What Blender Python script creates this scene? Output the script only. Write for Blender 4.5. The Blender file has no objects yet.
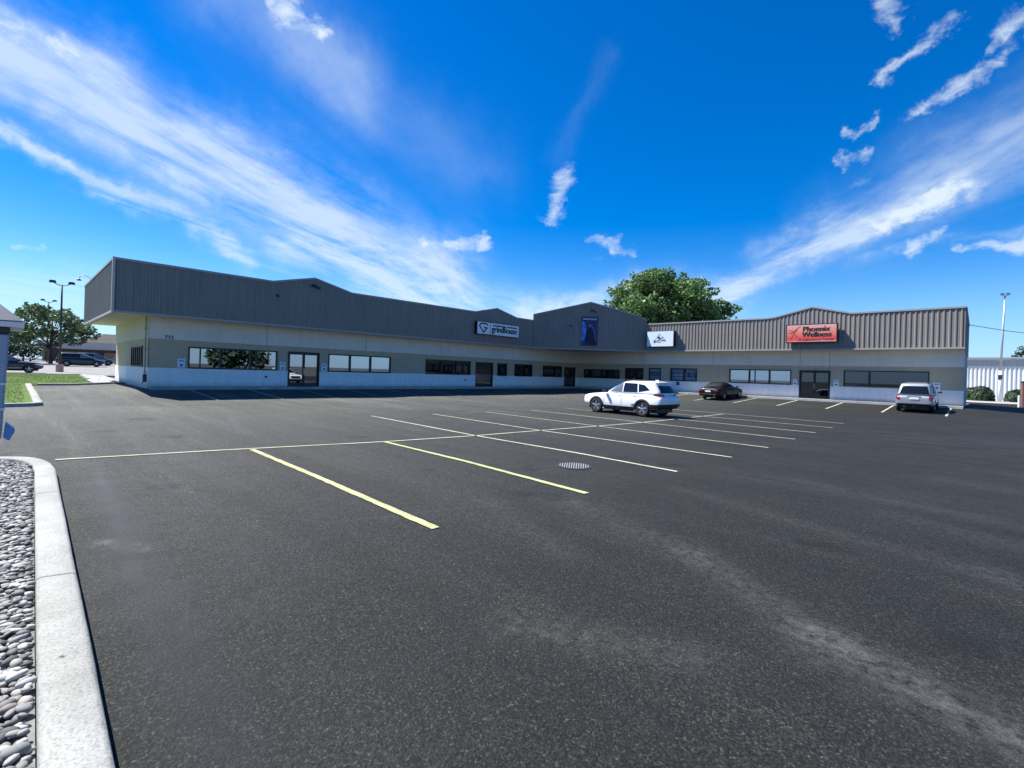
import bpy, bmesh, math, random
from mathutils import Vector, Matrix
from mathutils.bvhtree import BVHTree
from mathutils.geometry import delaunay_2d_cdt
random.seed(7)
C = bpy.context.scene.collection
SC = bpy.context.scene
R = math.radians

# ------------------------------------------------------------------ materials
MAT = {}
def new_mat(name):
    m = bpy.data.materials.new(name); m.use_nodes = True
    nt = m.node_tree; b = nt.nodes['Principled BSDF']
    MAT[name] = m
    return m, nt, b
def N(nt, t, **kw):
    n = nt.nodes.new(t)
    for k, v in kw.items():
        if hasattr(n, k) and not k.startswith('in_'): setattr(n, k, v)
    return n
def math_node(nt, op, a, b=None, c=None, clamp=False):
    n = nt.nodes.new('ShaderNodeMath'); n.operation = op; n.use_clamp = clamp
    for i, v in enumerate((a, b, c)):
        if v is None: continue
        if hasattr(v, 'links'): nt.links.new(v, n.inputs[i])
        else: n.inputs[i].default_value = v
    return n.outputs[0]
def vmath(nt, op, a, b=None, scale=None):
    n = nt.nodes.new('ShaderNodeVectorMath'); n.operation = op
    for i, v in enumerate((a, b)):
        if v is None: continue
        if hasattr(v, 'links'): nt.links.new(v, n.inputs[i])
        else: n.inputs[i].default_value = v
    if scale is not None:
        if hasattr(scale, 'links'): nt.links.new(scale, n.inputs['Scale'])
        else: n.inputs['Scale'].default_value = scale
    return n.outputs['Value'] if op in ('DOT_PRODUCT', 'LENGTH', 'DISTANCE') else n.outputs[0]
def noise(nt, vec, scale, detail=4, rough=.55, dim='3D'):
    n = nt.nodes.new('ShaderNodeTexNoise'); n.noise_dimensions = dim
    n.inputs['Scale'].default_value = scale; n.inputs['Detail'].default_value = detail
    n.inputs['Roughness'].default_value = rough
    if vec is not None: nt.links.new(vec, n.inputs['Vector'])
    return n.outputs['Fac']
def ramp(nt, fac, stops):
    n = nt.nodes.new('ShaderNodeValToRGB'); cr = n.color_ramp
    while len(cr.elements) < len(stops): cr.elements.new(.5)
    for e, (p, c) in zip(cr.elements, stops):
        e.position = p; e.color = (*c, 1) if len(c) == 3 else c
    nt.links.new(fac, n.inputs[0])
    return n.outputs[0]
def mixc(nt, fac, a, b, mode='MIX'):
    n = nt.nodes.new('ShaderNodeMix'); n.data_type = 'RGBA'; n.blend_type = mode
    for i, v in ((0, fac), (6, a), (7, b)):
        if hasattr(v, 'links'): nt.links.new(v, n.inputs[i])
        elif i == 0: n.inputs[0].default_value = v
        else: n.inputs[i].default_value = (*v, 1)
    return n.outputs[2]
def obj_co(nt): return nt.nodes.new('ShaderNodeTexCoord').outputs['Object']
def bump(nt, b, h, strength=.3, dist=.01):
    n = nt.nodes.new('ShaderNodeBump'); n.inputs['Strength'].default_value = strength
    n.inputs['Distance'].default_value = dist
    nt.links.new(h, n.inputs['Height']); nt.links.new(n.outputs[0], b.inputs['Normal'])
def setp(b, **kw):
    names = {'col': 'Base Color', 'rough': 'Roughness', 'metal': 'Metallic', 'spec': 'Specular IOR Level',
             'coat': 'Coat Weight', 'coatr': 'Coat Roughness'}
    for k, v in kw.items():
        if k == 'col': v = (*v, 1)
        b.inputs[names[k]].default_value = v
def plain(name, col, rough=.6, metal=0, spec=.5, coat=0, var=.12, scale=6, bmp=0, bscale=60):
    """a base colour with soft uneven wear"""
    m, nt, b = new_mat(name); setp(b, col=col, rough=rough, metal=metal, spec=spec, coat=coat, coatr=.04)
    co = obj_co(nt)
    if var:
        f = noise(nt, co, scale, 5, .6)
        lo = tuple(c * (1 - var) for c in col); hi = tuple(min(1, c * (1 + var)) for c in col)
        nt.links.new(ramp(nt, f, [(.3, lo), (.7, hi)]), b.inputs['Base Color'])
    if bmp: bump(nt, b, noise(nt, co, bscale, 4, .6), bmp, .01)
    return m

plain('stucco_white', (.84, .82, .79), .9, spec=.2, var=.05, scale=1.3, bmp=.25, bscale=90)
plain('stucco_tan', (.50, .405, .275), .9, spec=.2, var=.06, scale=1.3, bmp=.25, bscale=90)
plain('stucco_upper', (.74, .685, .60), .9, spec=.2, var=.06, scale=1.1, bmp=.25, bscale=90)
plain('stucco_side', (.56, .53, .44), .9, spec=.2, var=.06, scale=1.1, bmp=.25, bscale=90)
plain('soffit_paint', (.58, .54, .46), .85, spec=.2, var=.06, scale=1.5)
plain('cap_metal', (.33, .32, .31), .45, spec=.4, var=.05, scale=2)
plain('joint_dark', (.12, .12, .12), .9, var=0)
plain('bronze_frame', (.018, .017, .018), .4, spec=.4, var=.1)
plain('interior_dark', (.03, .03, .035), .9, var=.3, scale=.8)
plain('blind_white', (.82, .84, .84), .7, var=.04, scale=2)
plain('blind_beige', (.40, .37, .35), .8, var=.04, scale=2)
plain('blind_teal', (.62, .76, .78), .8, var=.05, scale=2)
plain('curtain_grey', (.30, .33, .38), .8, var=.15, scale=3)
plain('poster_blue', (.06, .12, .45), .5, var=.1, scale=4)
plain('poster_red', (.42, .05, .05), .5, var=.1, scale=4)
plain('poster_white', (.72, .76, .82), .5, var=.05, scale=4)
plain('ink_black', (.01, .01, .012), .6, var=0)
plain('ink_grey', (.25, .27, .30), .6, var=0)
plain('ink_red', (.33, .015, .02), .6, var=0)
plain('ink_blue', (.04, .07, .28), .6, var=0)
plain('sign_white', (.78, .80, .84), .35, var=.03, scale=2)
plain('sign_pale', (.70, .80, .86), .35, var=.03, scale=2)
plain('sign_box', (.012, .012, .016), .4, var=0)
plain('dark_metal', (.03, .032, .035), .5, spec=.4, var=.15)
plain('grey_metal', (.30, .31, .33), .45, metal=.6, var=.1)
plain('galvanised', (.42, .44, .46), .45, metal=.3, var=.1)
plain('worn_iron', (.30, .30, .29), .6, metal=.3, var=.35, scale=14)
plain('white_metal', (.74, .76, .78), .5, var=.04)
plain('roof_membrane', (.35, .35, .34), .9, var=.1, scale=1)
plain('pole_base_pink', (.42, .27, .22), .9, var=.12, scale=4, bmp=.3)
plain('kiosk_paint', (.30, .36, .44), .55, var=.12, scale=3)
plain('kiosk_roof', (.16, .17, .19), .5, var=.12, scale=3)
plain('strap_white', (.7, .72, .75), .6, var=.05)
plain('tarp_blue', (.10, .24, .50), .5, var=.1)
plain('brick_brown', (.16, .07, .05), .85, var=.3, scale=6, bmp=.3)
plain('brown_roof', (.07, .055, .05), .9, var=.2, scale=1)
plain('pale_band', (.52, .46, .42), .85, var=.06, scale=.6)
plain('shop_wall', (.10, .075, .06), .85, var=.2, scale=.5)
plain('rubber', (.012, .012, .013), .8, var=.1)
plain('black_trim', (.018, .018, .02), .55, var=.1)
plain('alloy', (.55, .56, .58), .3, metal=.85, var=.08)
plain('alloy_dark', (.03, .03, .032), .4, metal=.3, var=.08)
plain('car_white', (.80, .81, .82), .32, coat=1, var=.015, scale=3)
plain('car_black', (.005, .005, .006), .4, spec=.3, coat=.15, var=.1, scale=3)
plain('car_silver', (.40, .425, .45), .34, metal=.4, coat=1, var=.03, scale=3)
plain('car_navy', (.005, .007, .022), .35, coat=.4, var=.1, scale=3)
plain('car_slate', (.006, .008, .018), .35, coat=.4, var=.1, scale=3)
plain('car_grey', (.20, .21, .22), .32, metal=.3, coat=1, var=.05, scale=3)
plain('tail_red', (.20, .012, .015), .15, coat=1, var=.2, scale=14)
plain('lamp_clear', (.75, .77, .8), .1, coat=1, var=.1, scale=14)
plain('plate_white', (.72, .74, .78), .4, var=.03)
plain('chrome', (.7, .71, .73), .12, metal=1, var=0)
plain('bark', (.07, .055, .042), .95, var=.3, scale=8, bmp=.5, bscale=18)
plain('stone_base', (.17, .17, .17), .95, var=.3, scale=12)
plain('line_paint', (.62, .62, .58), .75, var=0)

def dirt(name):
    m = MAT[name]; nt = m.node_tree; b = nt.nodes['Principled BSDF']
    src = b.inputs['Base Color'].links[0].from_socket; co = obj_co(nt)
    sx = N(nt, 'ShaderNodeSeparateXYZ'); nt.links.new(co, sx.inputs[0])
    mp = N(nt, 'ShaderNodeMapping'); mp.inputs['Scale'].default_value = (2.2, 2.2, .25); nt.links.new(co, mp.inputs[0])
    drip = ramp(nt, noise(nt, mp.outputs[0], 1.6, 5, .65), [(.45, (1, 1, 1)), (.75, (.93, .92, .89))])
    sp_ = N(nt, 'ShaderNodeMapRange'); sp_.inputs[1].default_value = .10; sp_.inputs[2].default_value = .42; nt.links.new(math_node(nt, 'ADD', sx.outputs[2], math_node(nt, 'MULTIPLY', math_node(nt, 'SUBTRACT', noise(nt, co, 3, 5, .7), .5), .5)), sp_.inputs[0])
    splash = ramp(nt, sp_.outputs[0], [(0, (.70, .66, .58)), (1, (1, 1, 1))])
    nt.links.new(mixc(nt, 1, mixc(nt, 1, src, drip, 'MULTIPLY'), splash, 'MULTIPLY'), b.inputs['Base Color'])
for n_ in ('stucco_white', 'stucco_tan', 'stucco_upper'): dirt(n_)
# car glass: dark, reflective
m, nt, b = new_mat('car_glass'); setp(b, col=(.008, .010, .012), rough=.03, spec=.6)
m, nt, b = new_mat('car_glass_pale'); setp(b, col=(.10, .13, .15), rough=.04, spec=.8)

# window pane: tinted see-through sheet with a mirror coat
def pane_mat(name, tint, refl):
    m = bpy.data.materials.new(name); m.use_nodes = True; nt = m.node_tree; nt.nodes.clear(); MAT[name] = m
    out = N(nt, 'ShaderNodeOutputMaterial'); mx = N(nt, 'ShaderNodeMixShader')
    tr = N(nt, 'ShaderNodeBsdfTransparent'); gl = N(nt, 'ShaderNodeBsdfGlossy'); fr = N(nt, 'ShaderNodeFresnel')
    tr.inputs[0].default_value = (*tint, 1); gl.inputs['Roughness'].default_value = .01
    gl.inputs['Color'].default_value = (.86, .93, 1, 1)
    fr.inputs[0].default_value = 1.5
    f = math_node(nt, 'MULTIPLY_ADD', fr.outputs[0], 1.0, refl, clamp=True)
    nt.links.new(f, mx.inputs[0]); nt.links.new(tr.outputs[0], mx.inputs[1]); nt.links.new(gl.outputs[0], mx.inputs[2])
    nt.links.new(mx.outputs[0], out.inputs[0])
pane_mat('pane_clear', (.75, .80, .82), .04)
pane_mat('pane_tint', (.22, .25, .30), .05)
pane_mat('pane_mirror', (.15, .18, .22), .30)

pane_mat('pane_bright', (.80, .84, .86), .22)
# ribbed metal of the fascia
def fascia_mat(name, col):
    m, nt, b = new_mat(name); setp(b, rough=.55, spec=.35)
    co = obj_co(nt)
    f = noise(nt, co, .5, 4, .6)
    mp = N(nt, 'ShaderNodeMapping'); mp.inputs['Scale'].default_value = (9, 9, .25); nt.links.new(co, mp.inputs[0])
    f2 = noise(nt, mp.outputs[0], 1, 3, .5)
    a = ramp(nt, f, [(.3, tuple(c * .93 for c in col)), (.7, tuple(c * 1.06 for c in col))])
    st = ramp(nt, f2, [(.35, (.90, .90, .90)), (.6, (1.04, 1.04, 1.04))])
    nt.links.new(mixc(nt, 1, a, st, 'MULTIPLY'), b.inputs['Base Color'])
fascia_mat('fascia_metal', (.232, .205, .182))
fascia_mat('white_siding', (.62, .65, .66))
fascia_mat('grey_siding', (.36, .39, .41))

# asphalt
def lin_mask(nt, co, a, b_, w):
    """soft mask round a ground segment (worn or dusty track)"""
    sep = N(nt, 'ShaderNodeVectorMath'); sep.operation = 'MULTIPLY'; sep.inputs[1].default_value = (1, 1, 0)
    nt.links.new(co, sep.inputs[0]); p = sep.outputs[0]
    A = Vector((*a, 0)); D = Vector((*b_, 0)) - A
    pa = vmath(nt, 'SUBTRACT', p, tuple(A))
    t = math_node(nt, 'MULTIPLY', vmath(nt, 'DOT_PRODUCT', pa, tuple(D)), 1 / D.length_squared, clamp=True)
    q = vmath(nt, 'SCALE', tuple(D), None, t)
    d = vmath(nt, 'DISTANCE', pa, q)
    return math_node(nt, 'EXPONENT', math_node(nt, 'MULTIPLY', math_node(nt, 'POWER', d, 2), -1 / w ** 2))
def asphalt(name, base, lift, dust=True):
    m, nt, b = new_mat(name); setp(b, rough=.82, spec=.30)
    co = obj_co(nt)
    big = noise(nt, co, .16, 6, .62)
    mid = noise(nt, co, 1.1, 6, .7)
    fine = noise(nt, co, 48, 5, .8)
    mp = N(nt, 'ShaderNodeMapping'); mp.inputs['Scale'].default_value = (.12, 1.6, 1); mp.inputs['Rotation'].default_value = (0, 0, .12)
    nt.links.new(co, mp.inputs[0]); streak = noise(nt, mp.outputs[0], 1, 5, .65)
    vo = N(nt, 'ShaderNodeTexVoronoi'); vo.inputs['Scale'].default_value = 85; nt.links.new(co, vo.inputs['Vector'])
    sp = N(nt, 'ShaderNodeSeparateColor'); nt.links.new(vo.outputs['Color'], sp.inputs[0])
    a = ramp(nt, big, [(.3, tuple(c * .68 for c in base)), (.5, base), (.7, tuple(c * 1.5 for c in base))])
    md = ramp(nt, mid, [(.3, (.80, .80, .80)), (.7, (1.18, 1.18, 1.18))])
    a = mixc(nt, 1, a, md, 'MULTIPLY')
    sk = ramp(nt, streak, [(.40, (.88, .88, .88)), (.55, (1.05, 1.05, 1.05)), (.75, (1.6, 1.58, 1.52))])
    a = mixc(nt, 1, a, sk, 'MULTIPLY')
    st = ramp(nt, sp.outputs[0], [(.0, (.30, .30, .32)), (.45, (.85, .85, .85)), (.80, (1.5, 1.5, 1.48)), (.93, (2.1, 2.08, 2.04)), (.97, (3.4, 3.3, 3.2))])
    a = mixc(nt, 1, a, st, 'MULTIPLY')
    fn = ramp(nt, fine, [(.36, (.3, .3, .3)), (.5, (.9, .9, .9)), (.64, (2.0, 2.0, 2.0))])
    a = mixc(nt, 1, a, fn, 'MULTIPLY')
    if dust:
        for (p, q, w, k) in [((31.9, -41.3), (33.2, -42.15), .24, .42), ((33.2, -42.15), (34.6, -42.75), .16, .8),
                             ((33.4, -42.35), (35.6, -42.95), .34, .42), ((31.6, -43.7), (32.7, -43.1), .22, .35), ((29.5, -40.6), (31.7, -41.2), .34, .22),
                             ((34.2, -39.4), (36.2, -40.4), .25, .3), ((33.2, -37.5), (36.5, -39.0), .3, .2),
                             ((24.0, -44.9), (33, -45.2), .5, .08), ((27.6, -45.62), (28.1, -45.35), .10, .7), ((30.5, -38.5), (36.0, -40.2), .22, .20), ((31.5, -36.0), (38.5, -38.2), .26, .20), ((33.5, -33.5), (39.5, -35.2), .3, .18), ((29.0, -41.5), (31.0, -42.3), .18, .16), ((36, -31), (42, -27), .4, .2)]:
            mk = lin_mask(nt, co, p, q, w)
            g = ramp(nt, noise(nt, co, 9, 6, .75), [(.38, (0, 0, 0)), (.72, (1, 1, 1))])
            mk = math_node(nt, 'MULTIPLY', math_node(nt, 'MULTIPLY', mk, k * .8), g)
            a = mixc(nt, mk, a, (.105, .104, .097))
    # oil drips in the stalls
    od = ramp(nt, noise(nt, co, .75, 3, .5), [(.66, (1, 1, 1)), (.72, (.55, .55, .56))])
    a = mixc(nt, 1, a, od, 'MULTIPLY')
    # old dark tar seams
    for (p, q, w) in [((15.5, -41.0), (13.5, -37.0), .08), ((15.5, -41.0), (19.5, -41.9), .10), ((13.5, -37), (8, -30), .06), ((22.4, -45.2), (29, -45.55), .07), ((24.5, -44.8), (26.8, -44.5), .05), ((24.5, -45.35), (33.0, -45.6), .22), ((26.5, -44.9), (28.5, -43.6), .03), ((28.5, -43.6), (29.2, -41.4), .03)]:
        mk = math_node(nt, 'MULTIPLY', lin_mask(nt, co, p, q, w), .55)
        a = mixc(nt, mk, a, (.016, .016, .018))
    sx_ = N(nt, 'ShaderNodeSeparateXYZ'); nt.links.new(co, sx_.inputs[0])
    glare_age = math_node(nt, 'ADD', math_node(nt, 'ADD', sx_.outputs[0], math_node(nt, 'MULTIPLY', sx_.outputs[1], .12)), math_node(nt, 'MULTIPLY', math_node(nt, 'SUBTRACT', big, .5), 22))  # lighter to the left: older paving, with grazing sky glare put into the colour
    mr = N(nt, 'ShaderNodeMapRange'); mr.inputs[1].default_value = 6; mr.inputs[2].default_value = 31; nt.links.new(glare_age, mr.inputs[0])
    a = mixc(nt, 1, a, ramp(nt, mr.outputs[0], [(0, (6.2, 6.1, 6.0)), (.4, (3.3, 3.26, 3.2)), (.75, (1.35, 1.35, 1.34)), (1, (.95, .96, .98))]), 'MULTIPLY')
    nt.links.new(a, b.inputs['Base Color'])
    h = math_node(nt, 'ADD', math_node(nt, 'MULTIPLY', vo.outputs['Distance'], -.55), math_node(nt, 'MULTIPLY', fine, 1.1))
    bump(nt, b, h, lift, .009)
    rr = ramp(nt, mid, [(.3, (.70, .70, .70)), (.7, (.9, .9, .9))])
    nt.links.new(rr, b.inputs['Roughness'])
    return m
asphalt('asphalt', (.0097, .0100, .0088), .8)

def concrete(name, col, speck=.5, joints=()):
    m, nt, b = new_mat(name); setp(b, rough=.9, spec=.25)
    co = obj_co(nt)
    a = ramp(nt, noise(nt, co, 1.7, 6, .65), [(.3, tuple(c * .86 for c in col)), (.7, tuple(min(1, c * 1.1) for c in col))])
    f = noise(nt, co, 55, 5, .75)
    a = mixc(nt, speck, a, ramp(nt, f, [(.34, (.45, .45, .44)), (.5, (1, 1, 1)), (.68, (1.18, 1.18, 1.18))]), 'MULTIPLY')
    st = ramp(nt, noise(nt, co, 6, 5, .7), [(.60, (1, 1, 1)), (.74, (.72, .71, .69))])
    a = mixc(nt, .7, a, st, 'MULTIPLY')
    pit = ramp(nt, noise(nt, co, 24, 6, .8), [(.30, (.45, .44, .42)), (.40, (1, 1, 1)), (.62, (1, 1, 1)), (.75, (1.25, 1.25, 1.22))])
    a = mixc(nt, speck, a, pit, 'MULTIPLY')
    grime = ramp(nt, noise(nt, co, .9, 6, .7), [(.40, (.78, .77, .73)), (.60, (1.05, 1.05, 1.05))])
    a = mixc(nt, .8, a, grime, 'MULTIPLY')
    for (p, q, w_) in joints:
        a = mixc(nt, math_node(nt, 'MULTIPLY', lin_mask(nt, co, p, q, w_), .85), a, (.035, .034, .03))
    nt.links.new(a, b.inputs['Base Color'])
    bump(nt, b, math_node(nt, 'ADD', f, noise(nt, co, 14, 4, .6)), .8, .007)
concrete('kerb_concrete', (.35, .35, .322), .7, [((28.72, -46.2), (28.80, -45.8), .012), ((25.4, -46.2), (25.4, -45.7), .010), ((30.22, -46.075), (30.235, -46.07), .012), ((29.2, -45.905), (29.35, -45.91), .014)])
concrete('walk_concrete', (.42, .41, .39), .4)
concrete('apron_concrete', (.38, .365, .34), .4)
concrete('far_paving', (.25, .246, .24), .4)

# road paint worn through in places
def paint(name, col):
    m, nt, b = new_mat(name); setp(b, rough=.7, spec=.35)
    co = obj_co(nt)
    f = noise(nt, co, 38, 5, .75)
    f2 = noise(nt, co, 2.2, 4, .6)
    a = ramp(nt, f2, [(.3, tuple(c * .82 for c in col)), (.7, col)])
    wr = ramp(nt, math_node(nt, 'ADD', f, math_node(nt, 'MULTIPLY', f2, .35)), [(.52, (1, 1, 1)), (.64, (0, 0, 0))])
    a = mixc(nt, math_node(nt, 'MULTIPLY', wr, .75), a, (.05, .05, .052))
    nt.links.new(a, b.inputs['Base Color']); bump(nt, b, f, .4, .004)
paint('paint_white', (.42, .405, .29)); paint('paint_yellow', (.44, .44, .215)); paint('paint_cream', (.46, .45, .33))

def foliage(name, c1, c2, c3):
    m, nt, b = new_mat(name); setp(b, rough=.55, spec=.35)
    g = N(nt, 'ShaderNodeNewGeometry')
    a = ramp(nt, g.outputs['Random Per Island'], [(0, c1), (.5, c2), (1, c3)])
    f = noise(nt, obj_co(nt), .35, 3, .5)
    a = mixc(nt, .6, a, ramp(nt, f, [(.35, (.7, .75, .7)), (.65, (1.2, 1.15, 1.0))]), 'MULTIPLY')
    nt.links.new(a, b.inputs['Base Color'])
    b.inputs['Subsurface Weight'].default_value = 0
    tl = N(nt, 'ShaderNodeBsdfTranslucent'); nt.links.new(a, tl.inputs[0])
    mx = N(nt, 'ShaderNodeMixShader'); mx.inputs[0].default_value = .25
    out = nt.nodes['Material Output']
    nt.links.new(b.outputs[0], mx.inputs[1]); nt.links.new(tl.outputs[0], mx.inputs[2]); nt.links.new(mx.outputs[0], out.inputs[0])
foliage('leaf_big', (.06, .125, .038), (.11, .205, .058), (.20, .29, .115))
foliage('leaf_left', (.07, .115, .055), (.115, .18, .08), (.17, .24, .12))
foliage('leaf_shrub', (.012, .030, .012), (.022, .050, .018), (.035, .07, .026))
foliage('leaf_far', (.035, .06, .04), (.05, .085, .05), (.07, .11, .065))
foliage('grass_blade', (.07, .13, .025), (.10, .18, .035), (.15, .22, .055))
m, nt, b = new_mat('lawn'); setp(b, rough=.95, spec=.1)
co = obj_co(nt)
nt.links.new(mixc(nt, .6, ramp(nt, noise(nt, co, .5, 5, .6), [(.3, (.07, .115, .028)), (.7, (.12, .175, .045))]),
                  ramp(nt, noise(nt, co, 30, 4, .7), [(.3, (.5, .55, .5)), (.7, (1.3, 1.25, 1.2))]), 'MULTIPLY'), b.inputs['Base Color'])
m, nt, b = new_mat('dry_ground'); setp(b, rough=.95, spec=.1)
co = obj_co(nt)
nt.links.new(ramp(nt, noise(nt, co, .05, 6, .6), [(.3, (.05, .055, .048)), (.7, (.09, .092, .08))]), b.inputs['Base Color'])
# river stones: each its own grey
m, nt, b = new_mat('river_stone'); setp(b, rough=.75, spec=.35)
g = N(nt, 'ShaderNodeNewGeometry')
a = ramp(nt, g.outputs['Random Per Island'], [(0, (.05, .05, .048)), (.25, (.14, .138, .130)), (.55, (.27, .265, .245)), (.8, (.46, .45, .415)), (1, (.20, .175, .155))])
co = obj_co(nt)
a = mixc(nt, .5, a, ramp(nt, noise(nt, co, 45, 4, .6), [(.3, (.72, .72, .72)), (.7, (1.15, 1.15, 1.15))]), 'MULTIPLY')
nt.links.new(a, b.inputs['Base Color']); bump(nt, b, noise(nt, co, 120, 3, .6), .2, .003)
m, nt, b = new_mat('pale_gravel'); setp(b, rough=.9, spec=.2)
g = N(nt, 'ShaderNodeNewGeometry')
nt.links.new(ramp(nt, g.outputs['Random Per Island'], [(0, (.26, .25, .24)), (.5, (.42, .41, .39)), (1, (.58, .57, .54))]), b.inputs['Base Color'])
# sign faces with printed colour
m, nt, b = new_mat('sign_orange'); setp(b, rough=.35)
co = obj_co(nt)
sx = N(nt, 'ShaderNodeSeparateXYZ'); nt.links.new(co, sx.inputs[0])
zr = N(nt, 'ShaderNodeMapRange'); zr.inputs[1].default_value = 4.72; zr.inputs[2].default_value = 6.1; nt.links.new(sx.outputs[2], zr.inputs[0])
fz = math_node(nt, 'ADD', zr.outputs[0], math_node(nt, 'MULTIPLY', math_node(nt, 'SUBTRACT', noise(nt, co, 2.2, 4, .6), .5), .35))
nt.links.new(ramp(nt, fz, [(0, (.80, .42, .36)), (.10, (.66, .07, .06)), (.32, (.72, .10, .08)), (.62, (.74, .26, .18)), (1, (.78, .40, .36))]), b.inputs['Base Color'])
m, nt, b = new_mat('poster_night'); setp(b, rough=.4)
co = obj_co(nt)
sx = N(nt, 'ShaderNodeSeparateXYZ'); nt.links.new(co, sx.inputs[0])
nz = noise(nt, co, 1.4, 5, .6)
nt.links.new(ramp(nt, nz, [(.35, (.006, .006, .05)), (.55, (.012, .018, .13)), (.75, (.03, .08, .36))]), b.inputs['Base Color'])
plain('poster_glow', (.05, .22, .62), .5, var=.5, scale=2.5); plain('poster_robe', (.005, .005, .03), .6, var=.3)
plain('poster_edge', (.16, .17, .42), .5, var=.3, scale=5)

# ------------------------------------------------------------------ mesh helpers
def tag(o, label=None, cat=None, group=None, kind=None):
    if label: o['label'] = label
    if cat: o['category'] = cat
    if group: o['group'] = group
    if kind: o['kind'] = kind
    return o
def empty(name, loc=(0, 0, 0), rz=0, **kw):
    o = bpy.data.objects.new(name, None); C.objects.link(o); o.empty_display_size = .3
    o.location = loc; o.rotation_euler = (0, 0, rz)
    return tag(o, **kw)
class MB:
    def __init__(s): s.v = []; s.f = []; s.m = []
    def vert(s, p): s.v.append(tuple(p)); return len(s.v) - 1
    def face(s, idx, mi=0): s.f.append(tuple(idx)); s.m.append(mi)
    def quad(s, a, b, c, d, mi=0):
        n = len(s.v); s.v += [tuple(a), tuple(b), tuple(c), tuple(d)]; s.face((n, n + 1, n + 2, n + 3), mi)
    def poly(s, pts, mi=0):
        n = len(s.v); s.v += [tuple(p) for p in pts]; s.face(range(n, n + len(pts)), mi)
    def hexa(s, p, mi=0):     # 8 corners: bottom ring 0-3, top ring 4-7
        n = len(s.v); s.v += [tuple(x) for x in p]
        for q in ((0, 3, 2, 1), (4, 5, 6, 7), (0, 1, 5, 4), (1, 2, 6, 5), (2, 3, 7, 6), (3, 0, 4, 7)): s.face([n + i for i in q], mi)
    def box(s, x0, x1, y0, y1, z0, z1, mi=0):
        s.hexa([(x0, y0, z0), (x1, y0, z0), (x1, y1, z0), (x0, y1, z0), (x0, y0, z1), (x1, y0, z1), (x1, y1, z1), (x0, y1, z1)], mi)
    def tube(s, pts, rad, n=8, mi=0, cap=True):
        pts = [Vector(p) for p in pts]; rings = []
        if not isinstance(rad, (list, tuple)): rad = [rad] * len(pts)
        ref = None
        for i, p in enumerate(pts):
            d = (pts[min(i + 1, len(pts) - 1)] - pts[max(i - 1, 0)]).normalized()
            if ref is None: ref = d.orthogonal().normalized()
            a = (ref - d * ref.dot(d)).normalized(); b = d.cross(a); ref = a
            rings.append([s.vert(p + (a * math.cos(t) + b * math.sin(t)) * rad[i]) for t in [2 * math.pi * k / n for k in range(n)]])
        for r0, r1 in zip(rings, rings[1:]):
            for k in range(n): s.face((r0[k], r0[(k + 1) % n], r1[(k + 1) % n], r1[k]), mi)
        if cap: s.face(rings[0][::-1], mi); s.face(rings[-1], mi)
    def lathe(s, prof, axis='y', n=24, mi=0, c=(0, 0, 0)):
        rings = []
        for r, h in prof:
            ring = []
            for k in range(n):
                t = 2 * math.pi * k / n; a, b = r * math.cos(t), r * math.sin(t)
                p = {'y': (a, h, b), 'x': (h, a, b), 'z': (a, b, h)}[axis]
                ring.append(s.vert((p[0] + c[0], p[1] + c[1], p[2] + c[2])))
            rings.append(ring)
        for r0, r1 in zip(rings, rings[1:]):
            for k in range(n): s.face((r0[k], r0[(k + 1) % n], r1[(k + 1) % n], r1[k]), mi)
        s.face(rings[0][::-1], mi); s.face(rings[-1], mi)
    def build(s, name, mats, parent=None, smooth=False, fix=True, bevel=0):
        me = bpy.data.meshes.new(name); me.from_pydata(s.v, [], s.f)
        if isinstance(mats, str): mats = [mats]
        for m in mats: me.materials.append(MAT[m])
        me.polygons.foreach_set('material_index', s.m)
        if fix:
            bm = bmesh.new(); bm.from_mesh(me); bmesh.ops.recalc_face_normals(bm, faces=bm.faces); bm.to_mesh(me); bm.free()
        if smooth: me.polygons.foreach_set('use_smooth', [True] * len(me.polygons))
        o = bpy.data.objects.new(name, me); C.objects.link(o)
        if parent: o.parent = parent
        if bevel:
            md = o.modifiers.new('bevel', 'BEVEL'); md.width = bevel; md.segments = 2; md.limit_method = 'ANGLE'
        return o

# ------------------------------------------------------------------ terrain
LL, LR, OV = 40.9, 33.33, 1.317        # wing lengths, overhang of the metal fascia
DEP = 12.5                             # depth of the wings
HB, HT = 4.125, 6.93                   # fascia bottom and top
SILL, HEAD, BAND = 1.19, 2.48, 2.85
WALK = .12
def dist_bldg(x, y):
    def dr(x0, x1, y0, y1): return math.hypot(max(x0 - x, 0, x - x1), max(y0 - y, 0, y - y1))
    return min(dr(-DEP, 0, -LL, 13), dr(0, LR, 0, 13))
def zg(x, y):
    z = -.35 * min(dist_bldg(x, y) / 6.5, 1)
    if x < 5: z = max(z, min(1.1, -.35 + .016 * (5 - x)))
    return z
def sheet(name, x0, x1, y0, y1, step, dz, mat, inside=None, **kw):
    mb = MB(); nx = round((x1 - x0) / step); ny = round((y1 - y0) / step); idx = {}
    for i in range(nx + 1):
        for j in range(ny + 1):
            x, y = x0 + i * step, y0 + j * step
            idx[i, j] = mb.vert((x, y, zg(x, y) + dz))
    for i in range(nx):
        for j in range(ny):
            cx, cy = x0 + (i + .5) * step, y0 + (j + .5) * step
            if inside and not inside(cx, cy): continue
            a, b_, c, d = idx[i, j], idx[i + 1, j], idx[i + 1, j + 1], idx[i, j + 1]
            if cx + cy > -200 and cx > 0: mb.face((a, b_, d)); mb.face((b_, c, d))
            else: mb.face((a, b_, c, d))
    o = mb.build(name, mat); return tag(o, kind='structure', **kw)

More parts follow.
